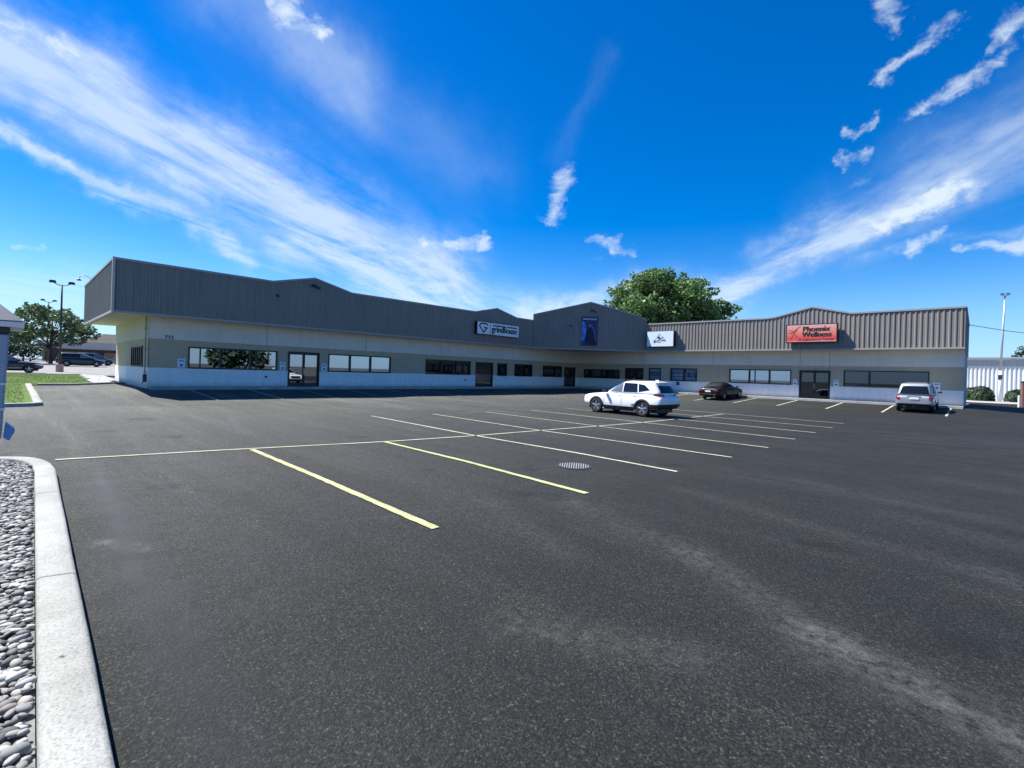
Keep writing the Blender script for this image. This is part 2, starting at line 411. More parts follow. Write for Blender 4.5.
# far ground, one sheet to the horizon, with a finer middle
mb = MB()
def axis(lo, hi): return [-4000, -1500, -600, -300, -180, -130] + [lo + 4 * k for k in range(int((hi - lo) / 4) + 1)] + [140, 180, 300, 600, 1500, 4000]
xs, ys = axis(-110, 110), axis(-110, 110)
ids = [[mb.vert((x, y, zg(x, y) - .10)) for y in ys] for x in xs]
for i in range(len(xs) - 1):
    for j in range(len(ys) - 1): mb.face((ids[i][j], ids[i + 1][j], ids[i + 1][j + 1], ids[i][j + 1]))
tag(mb.build('ground', 'dry_ground'), kind='structure')
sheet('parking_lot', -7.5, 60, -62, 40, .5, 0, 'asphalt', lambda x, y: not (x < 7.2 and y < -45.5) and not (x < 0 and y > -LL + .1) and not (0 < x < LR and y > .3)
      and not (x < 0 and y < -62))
sheet('far_lot', -107, -24, -80, -12, 1, 0, 'far_paving')
sheet('concrete_apron', 20, 80, 33.5, 58, .5, .006, 'apron_concrete')
# lawn left of the lot
sheet('grass_island', -24, 7.5, -64, -42, .5, .06, 'lawn', lambda x, y: (x < -7.5 and y < -42) or (x < 7.2 and y < -45.6))
mb = MB()
for k in range(26000):
    x = random.uniform(-23.9, 6.8); y = random.uniform(-52, -42.1)
    if not ((x < -7.9) or (y < -45.9)): continue
    z = zg(x, y) + .05; h = random.uniform(.03, .07); a = random.uniform(0, 6.28); w = .018
    dx, dy = math.cos(a) * w, math.sin(a) * w; lx, ly = random.uniform(-.05, .05), random.uniform(-.05, .05)
    n = len(mb.v); mb.v += [(x - dx, y - dy, z), (x + dx, y + dy, z), (x + lx, y + ly, z + h)]; mb.face((n, n + 1, n + 2))
tag(mb.build('grass', 'grass_blade', fix=False), 'short green lawn grass beyond the kerb at the left', 'grass', kind='stuff')

# ------------------------------------------------------------------ kerbs
def offset_path(path, w):
    out = []
    for i, p in enumerate(path):
        a = Vector(path[max(i - 1, 0)]); b_ = Vector(path[min(i + 1, len(path) - 1)])
        d = (b_ - a).normalized(); out.append((p[0] - d.y * w, p[1] + d.x * w))
    return out
def smooth_path(path, it=2):
    for _ in range(it):
        q = [path[0]]
        for a, b_ in zip(path, path[1:]):
            q += [(a[0] * .75 + b_[0] * .25, a[1] * .75 + b_[1] * .25), (a[0] * .25 + b_[0] * .75, a[1] * .25 + b_[1] * .75)]
        path = q + [path[-1]]
    return path
def kerb(name, path, w, h, mat='kerb_concrete', base=None):
    """kerb along its road edge path; the body lies to the left of the path"""
    fine = []
    for a, b_ in zip(path, path[1:]):
        n = max(1, int(math.dist(a, b_) / .25))
        fine += [(a[0] + (b_[0] - a[0]) * k / n, a[1] + (b_[1] - a[1]) * k / n) for k in range(n)]
    path = fine + [path[-1]]
    rows = []
    mb = MB()
    for off, dz in ((0, -.2), (.0, .0), (.012, h - .035), (.022, h - .014), (.045, h), (w - .03, h + .004), (w - .008, h - .008), (w, h - .03), (w, -.2)):
        pp = offset_path(path, off); row = []
        for (x, y), (bx, by) in zip(pp, path):
            z = (zg(bx, by) if base is None else base) + dz
            j = .0012 * math.sin(bx * 2.3 + by * 3.1 + off * 40) + random.uniform(-.0012, .0012)
            row.append(mb.vert((x, y + (j if 0 < off < w else 0), z + (j * .5 if dz > .02 else 0))))
        rows.append(row)
    for r0, r1 in zip(rows, rows[1:]):
        for k in range(len(path) - 1): mb.face((r0[k], r0[k + 1], r1[k + 1], r1[k]))
    mb.face([r[0] for r in rows]); mb.face([r[-1] for r in rows][::-1])
    return tag(mb.build(name, mat, smooth=True), kind='structure')
BED = [(38, -46.09), (31.4, -45.95), (24.4, -45.80)] + smooth_path([(23.5, -45.78), (22.6, -45.82), (21.95, -46.05), (21.65, -46.6), (21.6, -47.4)]) + [(21.6, -50)]
kerb('kerb', BED, .255, .13)
# pebble bed
inner = offset_path(BED, .26)
mb = MB(); mb.poly([(x, y, -.285) for x, y in inner] + [(21.9, -50, -.285), (38, -50, -.285)][1:])
tag(mb.build('pebble_bed_base', 'stone_base'), kind='structure')
def ico():
    bm = bmesh.new(); bmesh.ops.create_icosphere(bm, subdivisions=2, radius=1)
    v = [x.co.copy() for x in bm.verts]; f = [tuple(y.index for y in x.verts) for x in bm.faces]; bm.free(); return v, f
IV, IF = ico()
def stone(mb, x, y, z, a, b_, c, rz, tilt):
    M = Matrix.Translation((x, y, z)) @ Matrix.Rotation(rz, 4, 'Z') @ Matrix.Rotation(tilt, 4, 'X') @ Matrix.Diagonal((a, b_, c, 1))
    n = len(mb.v); s1, s2 = random.uniform(-.22, .22), random.uniform(-.22, .22); s3 = random.uniform(0, 6)
    for v in IV:
        k = 1 + s1 * v.x * abs(v.y) + s2 * v.y * v.x + .07 * math.sin(3 * v.x + s3 + 2 * v.y)
        mb.v.append(tuple(M @ (v * k)))
    for f in IF: mb.face([n + i for i in f])
def bed_edge(x):   # inner kerb edge
    if x > 24: return -46.05 - (x - 24) * .0207 - .03
    return -46.03 - max(0, 23.1 - x) ** 2 * .35 - .03
mb = MB(); cells = {}
tries = 0
while tries < 80000:
    tries += 1
    near = random.random() < .72
    x = 21.95 + random.random() ** 1.0 * 12.6
    y = bed_edge(x) - (random.random() * .75 if near else random.random() * 2.2)
    if x < 22 and y > -46.4: continue
    r = random.uniform(.015, .035) * (1.0 if near else 1.25) * (1.35 if random.random() < .12 else 1)
    key = (int(x / .12), int(y / .12)); ok = True
    for i in (-1, 0, 1):
        for j in (-1, 0, 1):
            for (px, py, pr) in cells.get((key[0] + i, key[1] + j), ()):
                if (px - x) ** 2 + (py - y) ** 2 < (.80 * (pr + r)) ** 2 * .66: ok = False
    if not ok: continue
    if y + r * .9 > bed_edge(x) + .03: continue
    cells.setdefault(key, []).append((x, y, r))
    stone(mb, x, y, -.262 + random.uniform(-.008, .028), r * random.uniform(1.05, 1.5), r * random.uniform(.75, 1.0), r * random.uniform(.45, .7), random.uniform(0, 6.28), random.uniform(-.3, .3))
tag(mb.build('pebbles', 'river_stone', smooth=True, fix=False), 'grey and pale rounded river stones filling the bed behind the kerb', 'pebbles', kind='stuff')
# island kerbs at the left
kerb('kerb', [(-7.5, -41.9), (-7.5, -45.5), (6.6, -45.35)] + smooth_path([(6.6, -45.35), (7.3, -45.40), (7.75, -45.75), (7.8, -46.3)]) + [(7.8, -62)][0:1], .28, .13) if False else None
kerb('kerb', [(7.9, -62), (7.9, -46.6)] + smooth_path([(7.9, -46.4), (7.85, -45.75), (7.4, -45.42), (6.8, -45.40)]) + [(-7.4, -45.45)], .28, .14)
kerb('kerb', [(-7.5, -45.2), (-7.5, -41.6)], .22, .13)
kerb('kerb', [(-24, -42), (-24, -62)][::-1], .2, .12)
# pale gravel strip along the end wall
mb = MB()
for k in range(2600):
    x = random.uniform(-23, -7.9); y = random.uniform(-42.4, -40.9 if x < -DEP else -41.2)
    if y < -41.9 - .4 * math.sin(x) ** 2 and x < -14: continue
    r = random.uniform(.05, .14); z = zg(x, y) + .05
    n = len(mb.v)
    for v in IV[:12]: mb.v.append((x + v.x * r, y + v.y * r, z + v.z * r * .6))
    bm_f = [(0, 1, 2), (1, 0, 5), (0, 2, 3), (0, 3, 4), (0, 4, 5), (1, 5, 10), (2, 1, 6), (3, 2, 7), (4, 3, 8), (5, 4, 9), (1, 10, 6), (2, 6, 7), (3, 7, 8), (4, 8, 9), (5, 9, 10), (6, 10, 11), (7, 6, 11), (8, 7, 11), (9, 8, 11), (10, 9, 11)]
    for f in bm_f: mb.face([n + i for i in f])
tag(mb.build('gravel', 'pale_gravel', fix=False), 'pale gravel strip beside the end wall and lawn', 'gravel', kind='stuff')
sheet('gravel_bed', -24, -7.5, -42.5, -40.5, .5, .05, 'apron_concrete', lambda x, y: True)

# walkway round the inside of the L
mb = MB()
def walk_strip(pin, pout):
    mb.quad((*pin[0], WALK), (*pin[1], WALK), (*pout[1], WALK), (*pout[0], WALK))
    mb.quad((*pout[0], WALK), (*pout[1], WALK), (*pout[1], -.3), (*pout[0], -.3))
WK = .95
walk_strip([(0, -LL), (0, 0)], [(WK, -LL), (WK, -WK)]); walk_strip([(0, 0), (LR, 0)], [(WK, -WK), (LR, -WK)])
mb.quad((0, -LL, WALK), (WK, -LL, WALK), (WK, -LL, -.3), (0, -LL, -.3)); mb.quad((LR, 0, WALK), (LR, -WK, WALK), (LR, -WK, -.3), (LR, 0, -.3))
tag(mb.build('walkway', 'walk_concrete'), kind='structure')

# ------------------------------------------------------------------ painted lines
def stripe(path, w, mat):
    mb = MB(); fine = []
    for a, b_ in zip(path, path[1:]):
        n = max(1, int(math.dist(a, b_) / .11)); fine += [(a[0] + (b_[0] - a[0]) * k / n, a[1] + (b_[1] - a[1]) * k / n) for k in range(n)]
    fine.append(path[-1])
    l = offset_path(fine, w / 2); r = offset_path(fine, -w / 2)
    li = [mb.vert((x + random.uniform(-.006, .006), y + random.uniform(-.007, .007), zg(x, y) + .012)) for x, y in l]
    ri = [mb.vert((x + random.uniform(-.006, .006), y + random.uniform(-.007, .007), zg(x, y) + .012)) for x, y in r]
    for k in range(len(fine) - 1): mb.face((li[k], li[k + 1], ri[k + 1], ri[k]))
    tag(mb.build('parking_line', mat), kind='structure')
stripe([(21.85, -45.72), (22.35, -43.17), (23.2, -39.65), (23.6, -36.95), (23.8, -34.36), (24.1, -31.25), (24.3, -28.5), (24.35, -20.0)], .10, 'paint_white')
for pts, mt in [([(22.62, -42.62), (26, -42.70), (29.48, -42.82)], 'paint_yellow'), ([(23.25, -39.69), (26.5, -39.78), (29.66, -40.03)], 'paint_yellow'),
                ([(17.03, -36.51), (23.61, -36.95), (27.2, -36.98), (29.79, -37.16)], 'paint_cream'), ([(17.38, -33.85), (23.74, -34.3), (29.85, -34.39)], 'paint_white'),
                ([(17.7, -31.03), (29.91, -31.79)], 'paint_white'), ([(17.86, -28.11), (29.86, -28.89)], 'paint_white'), ([(17.9, -25.21), (29.82, -25.93)], 'paint_white'),
                ([(18, -22.5), (29.81, -22.98)], 'paint_white'), ([(18.1, -19.4), (29.67, -20.0)], 'paint_white')]:
    stripe(pts, .115 if mt == 'paint_yellow' else .095, mt)
for k in range(13): stripe([(1.05, -39.1 + 3.18 * k), (6.3, -39.0 + 3.18 * k)], .10, 'paint_cream')
for k in range(9):
    x = 7.6 + 3.14 * k
    if x < 8: continue
    stripe([(x, -1.1), (x - .05, -6.7)], .11, 'paint_cream' if x > 21 else 'paint_white')

# storm drain
dr = empty('storm_drain', (28.17, -38.36, -.35), 0, label='round iron storm drain grate set in the asphalt', cat='drain')
mb = MB(); mb.lathe([(.36, .0), (.36, .009), (.335, .011), (.32, .008), (.32, .004)], 'z', 36); mb.build('grate_frame', 'dark_metal', dr)
mb = MB(); mb.lathe([(.32, .002), (.32, .006)], 'z', 36); mb.build('pit_shade_disc', 'ink_black', dr)  # flat black disc, the shade of the pit put into its colour
mb = MB()
for k in range(-6, 7):
    y = k * .047; hw = math.sqrt(max(.0, .31 ** 2 - y * y))
    if hw > .05: mb.box(-hw, hw, y - .010, y + .010, .010, .020)
o = mb.build('grate_bars', 'worn_iron', dr); o.rotation_euler = (0, 0, 2.19)

# ------------------------------------------------------------------ the shopping centre building
bld = empty('retail_building', (0, 0, 0), 0, label='long L-shaped single storey retail building with ribbed grey metal fascia and tan and white walls', cat='building')
def pt(w, s, d, z):
    if w == 'L': return (d, s, z)
    if w == 'R': return (s, -d, z)
    if w == 'E': return (s, -LL - d, z)      # left end wall, faces -Y
    if w == 'F': return (LR + d, s, z)       # right end wall, faces +X
    k = math.sqrt(.5)                        # chamfer across the inner corner
    return (OV + s * k + d * k, -9.54 + s * k - d * k, z)
def wbox(mb, w, s0, s1, d0, d1, z0, z1, mi=0):
    mb.hexa([pt(w, s0, d0, z0), pt(w, s1, d0, z0), pt(w, s1, d1, z0), pt(w, s0, d1, z0),
             pt(w, s0, d0, z1), pt(w, s1, d0, z1), pt(w, s1, d1, z1), pt(w, s0, d1, z1)], mi)
def wall(w, s0, s1, openings, z0=WALK - .4, mats=('stucco_white', 'stucco_tan', 'stucco_upper', 'joint_dark'), joints=()):
    mb = MB(); cuts = sorted({s0, s1} | {o[0] for o in openings} | {o[1] for o in openings})
    for a, b_ in zip(cuts, cuts[1:]):
        hole = [o for o in openings if o[0] <= a + 1e-6 and o[1] >= b_ - 1e-6]
        for (lo, hi, mi, d) in ((z0, SILL, 0, .03), (SILL, BAND, 1, 0), (BAND, HB + .3, 2, .055)):
            spans = [(lo, hi)]
            for o in hole:
                ns = []
                for (p, q) in spans:
                    if o[2] > p: ns.append((p, min(q, o[2])))
                    if o[3] < q: ns.append((max(p, o[3]), q))
                spans = [x for x in ns if x[1] - x[0] > 1e-4]
            for p, q in spans: wbox(mb, w, a, b_, -.18, d, p, q, mi)
    for j in joints: wbox(mb, w, j - .012, j + .012, .02, .058, BAND + .01, HB, 3)
    return mb.build('wall', list(mats), bld)
def window(w, s0, s1, z0, z1, mull=(), thin=(), trans=None, pane='pane_tint', back=(), fw=.07):
    mb = MB(); e = .005
    wbox(mb, w, s0 - e, s1 + e, -.14, .045, z0 - .02, z0 + fw); wbox(mb, w, s0 - e, s1 + e, -.14, .045, z1 - fw, z1 + .01)
    wbox(mb, w, s0 - e, s0 + fw, -.14, .043, z0 + fw, z1 - fw); wbox(mb, w, s1 - fw, s1 + e, -.14, .043, z0 + fw, z1 - fw)
    for m_ in mull: wbox(mb, w, m_ - .06, m_ + .06, -.14, .041, z0 + fw, z1 - fw)
    for m_ in thin: wbox(mb, w, m_ - .028, m_ + .028, -.12, .035, z0 + fw, z1 - fw)
    if trans: wbox(mb, w, s0 + fw, s1 - fw, -.13, .030, trans - .03, trans + .03)
    fr = mb.build('window', 'bronze_frame', bld)
    mb = MB(); wbox(mb, w, s0 + .03, s1 - .03, -.052, -.044, z0 + .03, z1 - .03); mb.build('pane', pane, fr)
    for (nm, a, b_, p, q, mt, dd) in back:
        mb = MB(); wbox(mb, w, a, b_, -dd - .012, -dd, p, q); mb.build(nm, mt, fr)
    return fr
def door(w, s0, s1, z0, z1, leaves=2, pane='pane_tint', back=(), side=None):
    mb = MB(); e = .005; fw = .07
    wbox(mb, w, s0 - e, s0 + fw, -.15, .045, z0, z1); wbox(mb, w, s1 - fw, s1 + e, -.15, .045, z0, z1)
    wbox(mb, w, s0 + fw, s1 - fw, -.15, .043, z1 - .10, z1); wbox(mb, w, s0 + fw, s1 - fw, -.15, .06, z0, z0 + .02)
    d = mb.build('door', 'bronze_frame', bld)
    L = (s1 - s0 - 2 * fw) / leaves
    for k in range(leaves):
        a = s0 + fw + k * L; b_ = a + L
        mb = MB(); st = .085
        wbox(mb, w, a + .006, a + st, -.10, -.03, z0 + .02, z1 - .105); wbox(mb, w, b_ - st, b_ - .006, -.10, -.03, z0 + .02, z1 - .105)
        wbox(mb, w, a + st, b_ - st, -.10, -.031, z0 + .02, z0 + .24); wbox(mb, w, a + st, b_ - st, -.10, -.031, z1 - .20, z1 - .105)
        mb.build('door_leaf', 'bronze_frame', d)
        mb = MB(); wbox(mb, w, a + st - .01, b_ - st + .01, -.068, -.060, z0 + .23, z1 - .19); mb.build('pane', pane, d)
        hx = (b_ - st * .5) if (k == 0 and leaves == 2) else a + st * .5
        mb = MB(); mb.tube([pt(w, hx, .03, z0 + .80), pt(w, hx, .03, z0 + 1.25)], .014, 8)
        mb.tube([pt(w, hx, -.03, z0 + .85), pt(w, hx, .03, z0 + .85)], .010, 6); mb.tube([pt(w, hx, -.03, z0 + 1.2), pt(w, hx, .03, z0 + 1.2)], .010, 6)
        mb.build('handle', 'alloy', d)
    for (nm, a, b_, p, q, mt, dd) in back:
        mb = MB(); wbox(mb, w, a, b_, -dd - .012, -dd, p, q); mb.build(nm, mt, d)
    return d
S0, S1 = SILL + .01, HEAD
opL = [(-38.99, -33.89, S0, S1), (-33.19, -31.0, WALK, 2.52), (-30.33, -25.15, S0, S1), (-21.75, -16.66, S0, S1 - .02), (-16.02, -13.78, WALK, 2.43),
       (-13.16, -11.84, S0 - .02, 2.42), (-10.73, -8.01, S0 - .02, 2.42), (-6.28, -2.97, S0, 2.40), (-2.5, -.42, WALK, 2.36)]
opR = [(1.0, 5.75, S0, 2.2), (6.45, 8.61, WALK, 2.42), (9.25, 10.6, S0 - .04, 2.44), (11.61, 14.35, S0, 2.45), (17.41, 22.52, S0 + .02, 2.45),
       (23.15, 25.37, WALK, 2.46), (26.29, 31.47, S0 + .08, 2.49)]
opE = [(-5.75, -1.8, S0, 2.48)]
wall('L', -LL, 0, opL, joints=(-34.6, -27.4, -20.2, -12.6)); wall('R', .0, LR, opR, joints=(8.7, 15.9, 23.18, 25.3)); 
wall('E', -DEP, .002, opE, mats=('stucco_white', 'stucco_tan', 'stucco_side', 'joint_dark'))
# closing walls, roof and dark inside
mb = MB()
mb.box(-DEP, -DEP + .2, -LL + .2, DEP, -.4, HB + .9); mb.box(-DEP + .2, LR - .2, DEP - .2, DEP, -.4, HB + .9); mb.box(LR - .2, LR - .002, .2, DEP, -.4, HB + .9)
mb.build('back_wall', 'stucco_side', bld)
mb = MB(); n = 0.19
mb.box(-DEP + .3, -3.0, -LL + .3, -.3, -.05, 4.0); mb.box(-2.9, LR - .3, 3.0, DEP - .3, -.05, 4.0)
mb.build('interior', 'interior_dark', bld)
mb = MB(); mb.quad((-DEP, -LL, WALK - .02), (-.1, -LL + .1, WALK - .02), (-.1, DEP, WALK - .02), (-DEP, DEP, WALK - .02)); mb.quad((0, .1, WALK - .02), (LR - .1, .1, WALK - .02), (LR - .1, DEP, WALK - .02), (0, DEP, WALK - .02))
mb.build('interior_floor', 'interior_dark', bld)
mb = MB(); zr = 5.0
mb.poly([(-DEP, -LL - 1.5, zr), (OV - .3, -LL - 1.5, zr), (OV - .3, -9.4, zr), (9.4, -OV + .3, zr), (LR - .02, -OV + .3, zr), (LR - .02, DEP, zr), (-DEP, DEP, zr)])
mb.build('roof', 'roof_membrane', bld, fix=False)
mb = MB(); zs = HB + .03; ye = -LL - 1.79
mb.poly([(-13.2, ye + .02, zs), (OV - .02, ye + .02, zs), (OV - .02, -9.55, zs), (9.55, -OV + .02, zs), (LR, -OV + .02, zs), (LR, .1, zs), (-.1, .1, zs), (-.1, -LL + .1, zs), (-13.2, -LL + .1, zs)])
mb.build('soffit', 'soffit_paint', bld, fix=False)

# windows of the long left wing
B = lambda nm, a, b_, p, q, mt, dd=.16: (nm, a, b_, p, q, mt, dd)
window('L', *opL[0], mull=(-37.28, -35.55), thin=(-38.37, -35.2), pane='pane_mirror', back=[B('poster', -35.1, -34.05, 1.3, 2.3, 'poster_white', .07), B('blind', -38.95, -38.4, 1.7, 2.45, 'curtain_grey')])
door('L', *opL[1], pane='pane_mirror', back=[B('poster', -33.0, -32.2, 1.3, 2.3, 'blind_white', .10), B('poster', -31.98, -31.15, 1.3, 2.3, 'blind_white', .10)])
window('L', *opL[2], mull=(-28.64, -26.94), pane='pane_bright', back=[B('blind', -30.28, -28.66, 1.22, 2.45, 'blind_beige', .10), B('blind', -28.6, -26.96, 1.22, 2.45, 'blind_white', .10), B('blind', -26.9, -25.2, 1.22, 2.45, 'blind_white', .11)])
window('L', *opL[3], mull=(-20.07, -18.37), trans=2.12, pane='pane_tint', back=[B('curtain', a, a + w_, 1.25, 2.0, 'curtain_grey', .2) for a, w_ in ((-21.6, .35), (-21.1, .4), (-20.6, .4), (-19.6, .3), (-19.1, .3), (-18.2, .25), (-17.7, .4), (-17.2, .45))])
door('L', *opL[4], leaves=1, pane='pane_tint', back=[B('poster', -15.4, -14.9, 1.0, 1.5, 'poster_red', .1), B('poster', -14.7, -14.45, 1.1, 2.0, 'curtain_grey', .1)])
window('L', *opL[5], pane='pane_tint', back=[B('blind', -13.1, -11.9, 1.25, 2.36, 'poster_blue', .3)])
window('L', *opL[6], pane='pane_tint', back=[B('poster', -9.3, -8.9, 1.25, 1.45, 'poster_white', .1)])
window('L', *opL[7], pane='pane_tint')
door('L', *opL[8], leaves=1, pane='pane_tint')
# right wing
window('R', *opR[0], pane='pane_tint', mull=(3.4,))
door('R', *opR[1], pane='pane_tint', back=[B('poster', 6.65, 7.25, 1.1, 1.9, 'poster_white', .08), B('poster', 7.9, 8.2, 1.4, 1.75, 'curtain_grey', .08)])
window('R', *opR[2], pane='pane_clear', back=[B('poster', 9.33, 10.5, a, a + .30, 'poster_white' if k != 1 else 'curtain_grey', .08) for k, a in enumerate((2.05, 1.66, 1.3))] + [B('blind', 9.3, 10.55, 1.2, 2.4, 'poster_blue', .12)])
window('R', *opR[3], mull=(13.07,), pane='pane_clear', back=[B('poster', 11.75, 12.95, a, a + .28, 'poster_white', .08) for a in (2.05, 1.3)] + [B('poster', 11.75, 12.95, 1.68, 1.9, 'poster_white', .08), B('poster', 13.2, 14.25, 2.0, 2.38, 'poster_white', .08), B('poster', 13.2, 14.25, 1.28, 1.6, 'poster_white', .08), B('poster', 13.25, 13.9, 1.7, 1.9, 'curtain_grey', .08), B('blind', 11.65, 14.3, 1.22, 2.42, 'poster_blue', .12)])
window('R', *opR[4], mull=(19.15, 20.82), thin=(19.62,), pane='pane_bright', back=[B('blind', 17.5, 22.45, 1.24, 2.42, 'blind_teal', .12)])
door('R', *opR[5], pane='pane_tint')
window('R', *opR[6], mull=(27.95,), pane='pane_tint', fw=.06, back=[B('blind', 26.4, 31.4, 1.3, 2.45, 'poster_blue', .14)])  # no real blind: added blue sheet gives the dark blue of the reflection
window('E', *opE[0], mull=(-5.1, -4.4, -3.7, -3.0, -2.35), pane='pane_mirror')

# ribbed fascia
def prof_L(s):
    for c, h in ((-32.07, 7.57), (-14.75, 7.54)):
        if abs(s - c) < 2.72: return HT + (h - HT) * (1 - abs(s - c) / 2.72)
    return HT
def lerp_prof(pts):
    def f(s):
        for (a, za), (b_, zb) in zip(pts, pts[1:]):
            if s <= b_: return za + (zb - za) * max(0, (s - a)) / (b_ - a)
        return pts[-1][1]
    return f
prof_C = lerp_prof([(0, 7.53), (5.84, 8.96), (8.3, 8.36), (10.7, 7.72), (11.63, 7.3)])
prof_R = lerp_prof([(0, HT), (20.9, 6.86), (21.5, 6.92), (24.24, 7.6), (26.9, 6.93), (34, 6.95)])
flat = lambda s: HT
def fascia(w, s0, s1, d, prof, breaks, back=.28):
    mb = MB(); P_ = .3048; depth = .038; cols = []
    s = s0
    brk = sorted(b_ for b_ in breaks if s0 < b_ < s1)
    st = [s0]; k = 0
    while True:
        base = s0 + k * P_
        for off, dd in ((.0, 0), (.035, depth), (.105, depth), (.14, 0)):
            ss = base + off + .08
            if ss < s1 - .005: cols.append((ss, dd))
        k += 1
        if base > s1: break
    cols = [(s0, 0)] + [c for c in cols if c[0] > s0 + .004] + [(s1, 0)]
    ids = []
    for ss, dd in cols:
        ids.append((mb.vert(pt(w, ss, d + dd, HB)), mb.vert(pt(w, ss, d + dd, prof(ss)))))
    for a, b_ in zip(ids, ids[1:]): mb.face((a[0], b_[0], b_[1], a[1]))
    # back face
    keys = [s0] + brk + [s1]
    for a, b_ in zip(keys, keys[1:]):
        mb.quad(pt(w, a, d - back, HB), pt(w, b_, d - back, HB), pt(w, b_, d - back, prof(b_)), pt(w, a, d - back, prof(a)))
        mb.quad(pt(w, a, d - back, HB), pt(w, b_, d - back, HB), pt(w, b_, d, HB), pt(w, a, d, HB))
    for e in (s0, s1): mb.quad(pt(w, e, d - back, HB), pt(w, e, d, HB), pt(w, e, d, prof(e)), pt(w, e, d - back, prof(e)))
    f = mb.build('fascia', 'fascia_metal', bld, fix=False)
    mb = MB()
    for a, b_ in zip(keys, keys[1:]):
        za, zb = prof(a), prof(b_)
        lo, hi = d - back - .02, d + depth + .03
        mb.hexa([pt(w, a, lo, za - .09), pt(w, b_, lo, zb - .09), pt(w, b_, hi, zb - .09), pt(w, a, hi, za - .09),
                 pt(w, a, lo, za + .03), pt(w, b_, lo, zb + .03), pt(w, b_, hi, zb + .03), pt(w, a, hi, za + .03)])
    wbox(mb, w, s0, s1, d - .04, d + depth + .012, HB - .05, HB + .06)
    mb.build('trim', 'cap_metal', f)
    return f
fascia('L', -LL - 1.79, -9.54, OV, prof_L, (-34.79, -32.07, -29.35, -17.47, -14.75, -12.03))
fascia('C', 0, 11.63, 0, prof_C, (5.84, 8.3, 10.7))
fascia('R', 9.54, LR + .012, OV, prof_R, (20.9, 21.5, 24.24, 26.9))
fascia('E', -13.2, OV - .02, 1.79, flat, ())
fascia('F', -OV + .05, DEP, .012, flat, ())
mb = MB(); mb.box(OV - .03, OV + .085, ye - .085, ye + .03, HB - .06, HT + .04); mb.build('corner_trim', 'pale_band', bld)
# downpipe and house number on the near corner
mb = MB(); mb.tube([(-.35, -LL - .12, HB), (-.35, -LL - .12, .45), (-.35, -LL - .24, .25)], .032, 8)
for z in (.9, 2.2, 3.4): mb.box(-.43, -.27, -LL - .19, -LL - .03, z, z + .05)
mb.build('downpipe', 'ink_grey', bld, smooth=False)
mb = MB(); mb.box(-.48, -.22, -LL - .2, -LL - .02, .35, .8); mb.build('meter_box', 'dark_metal', bld)
def text_mesh(name, txt, size, loc, u, v, n_, mat, parent, sx=1, ext=.006, align='LEFT', bold=0, shear=0, aly='BOTTOM', heavy=0):
    """lettering on a plane: u = reading direction, v = up, n_ = outward"""
    cu = bpy.data.curves.new(name, 'FONT'); cu.body = txt; cu.size = size; cu.extrude = ext; cu.align_x = align; cu.offset = bold; cu.shear = shear
    cu.align_y = aly if aly != 'BOTTOM' else 'BOTTOM_BASELINE'
    tmp = bpy.data.objects.new('tmp', cu); C.objects.link(tmp)
    dg = bpy.context.evaluated_depsgraph_get(); me = bpy.data.meshes.new_from_object(tmp.evaluated_get(dg))
    bpy.data.objects.remove(tmp); bpy.data.curves.remove(cu)
    u, v, n_ = Vector(u), Vector(v), Vector(n_)
    M = Matrix(((u.x * sx, v.x, n_.x, loc[0]), (u.y * sx, v.y, n_.y, loc[1]), (u.z * sx, v.z, n_.z, loc[2]), (0, 0, 0, 1)))
    if heavy:
        bm = bmesh.new()
        for k_, dx_ in enumerate((0, heavy, -heavy)):
            m2 = me.copy(); m2.transform(Matrix.Translation((dx_, 0, .0015 * k_))); bm.from_mesh(m2); bpy.data.meshes.remove(m2)
        bm.to_mesh(me); bm.free()
    me.transform(M); me.materials.clear(); me.materials.append(MAT[mat])
    me.polygons.foreach_set('material_index', [0] * len(me.polygons))
    o = bpy.data.objects.new(name, me); C.objects.link(o); o.parent = parent
    return o
Z = (0, 0, 1)
text_mesh('house_number', '712', .30, (.06, -40.2, 2.88), (0, 1, 0), Z, (1, 0, 0), 'ink_black', bld, heavy=.012)
# small wall fittings
for (w, s, z) in (('L', -34.6, .75), ('L', -17.3, .72)):
    mb = MB(); wbox(mb, w, s - .07, s + .07, .03, .09, z - .05, z + .06); mb.build('outlet_box', 'dark_metal', bld)

# ------------------------------------------------------------------ signs on the fascia
def sign_box(name, w, s0, s1, d0, d1, z0, z1, face, label, fr=.05, box='sign_box', boxmat_in=0):
    root = empty(name, pt(w, s0, d0, z0), 0, label=label, cat='sign'); inv = Matrix.Translation(-Vector(pt(w, s0, d0, z0)))
    mb = MB(); wbox(mb, w, s0, s1, d0, d1, z0, z1); a = mb.build('cabinet', box, root, bevel=.012); a.matrix_parent_inverse = inv
    mb = MB(); wbox(mb, w, s0 + fr, s1 - fr, d1 - .01, d1 + .008, z0 + fr, z1 - fr); f = mb.build('sign_face', face, root); f.matrix_parent_inverse = inv
    return root, inv
def on(o, inv): o.matrix_parent_inverse = inv; return o
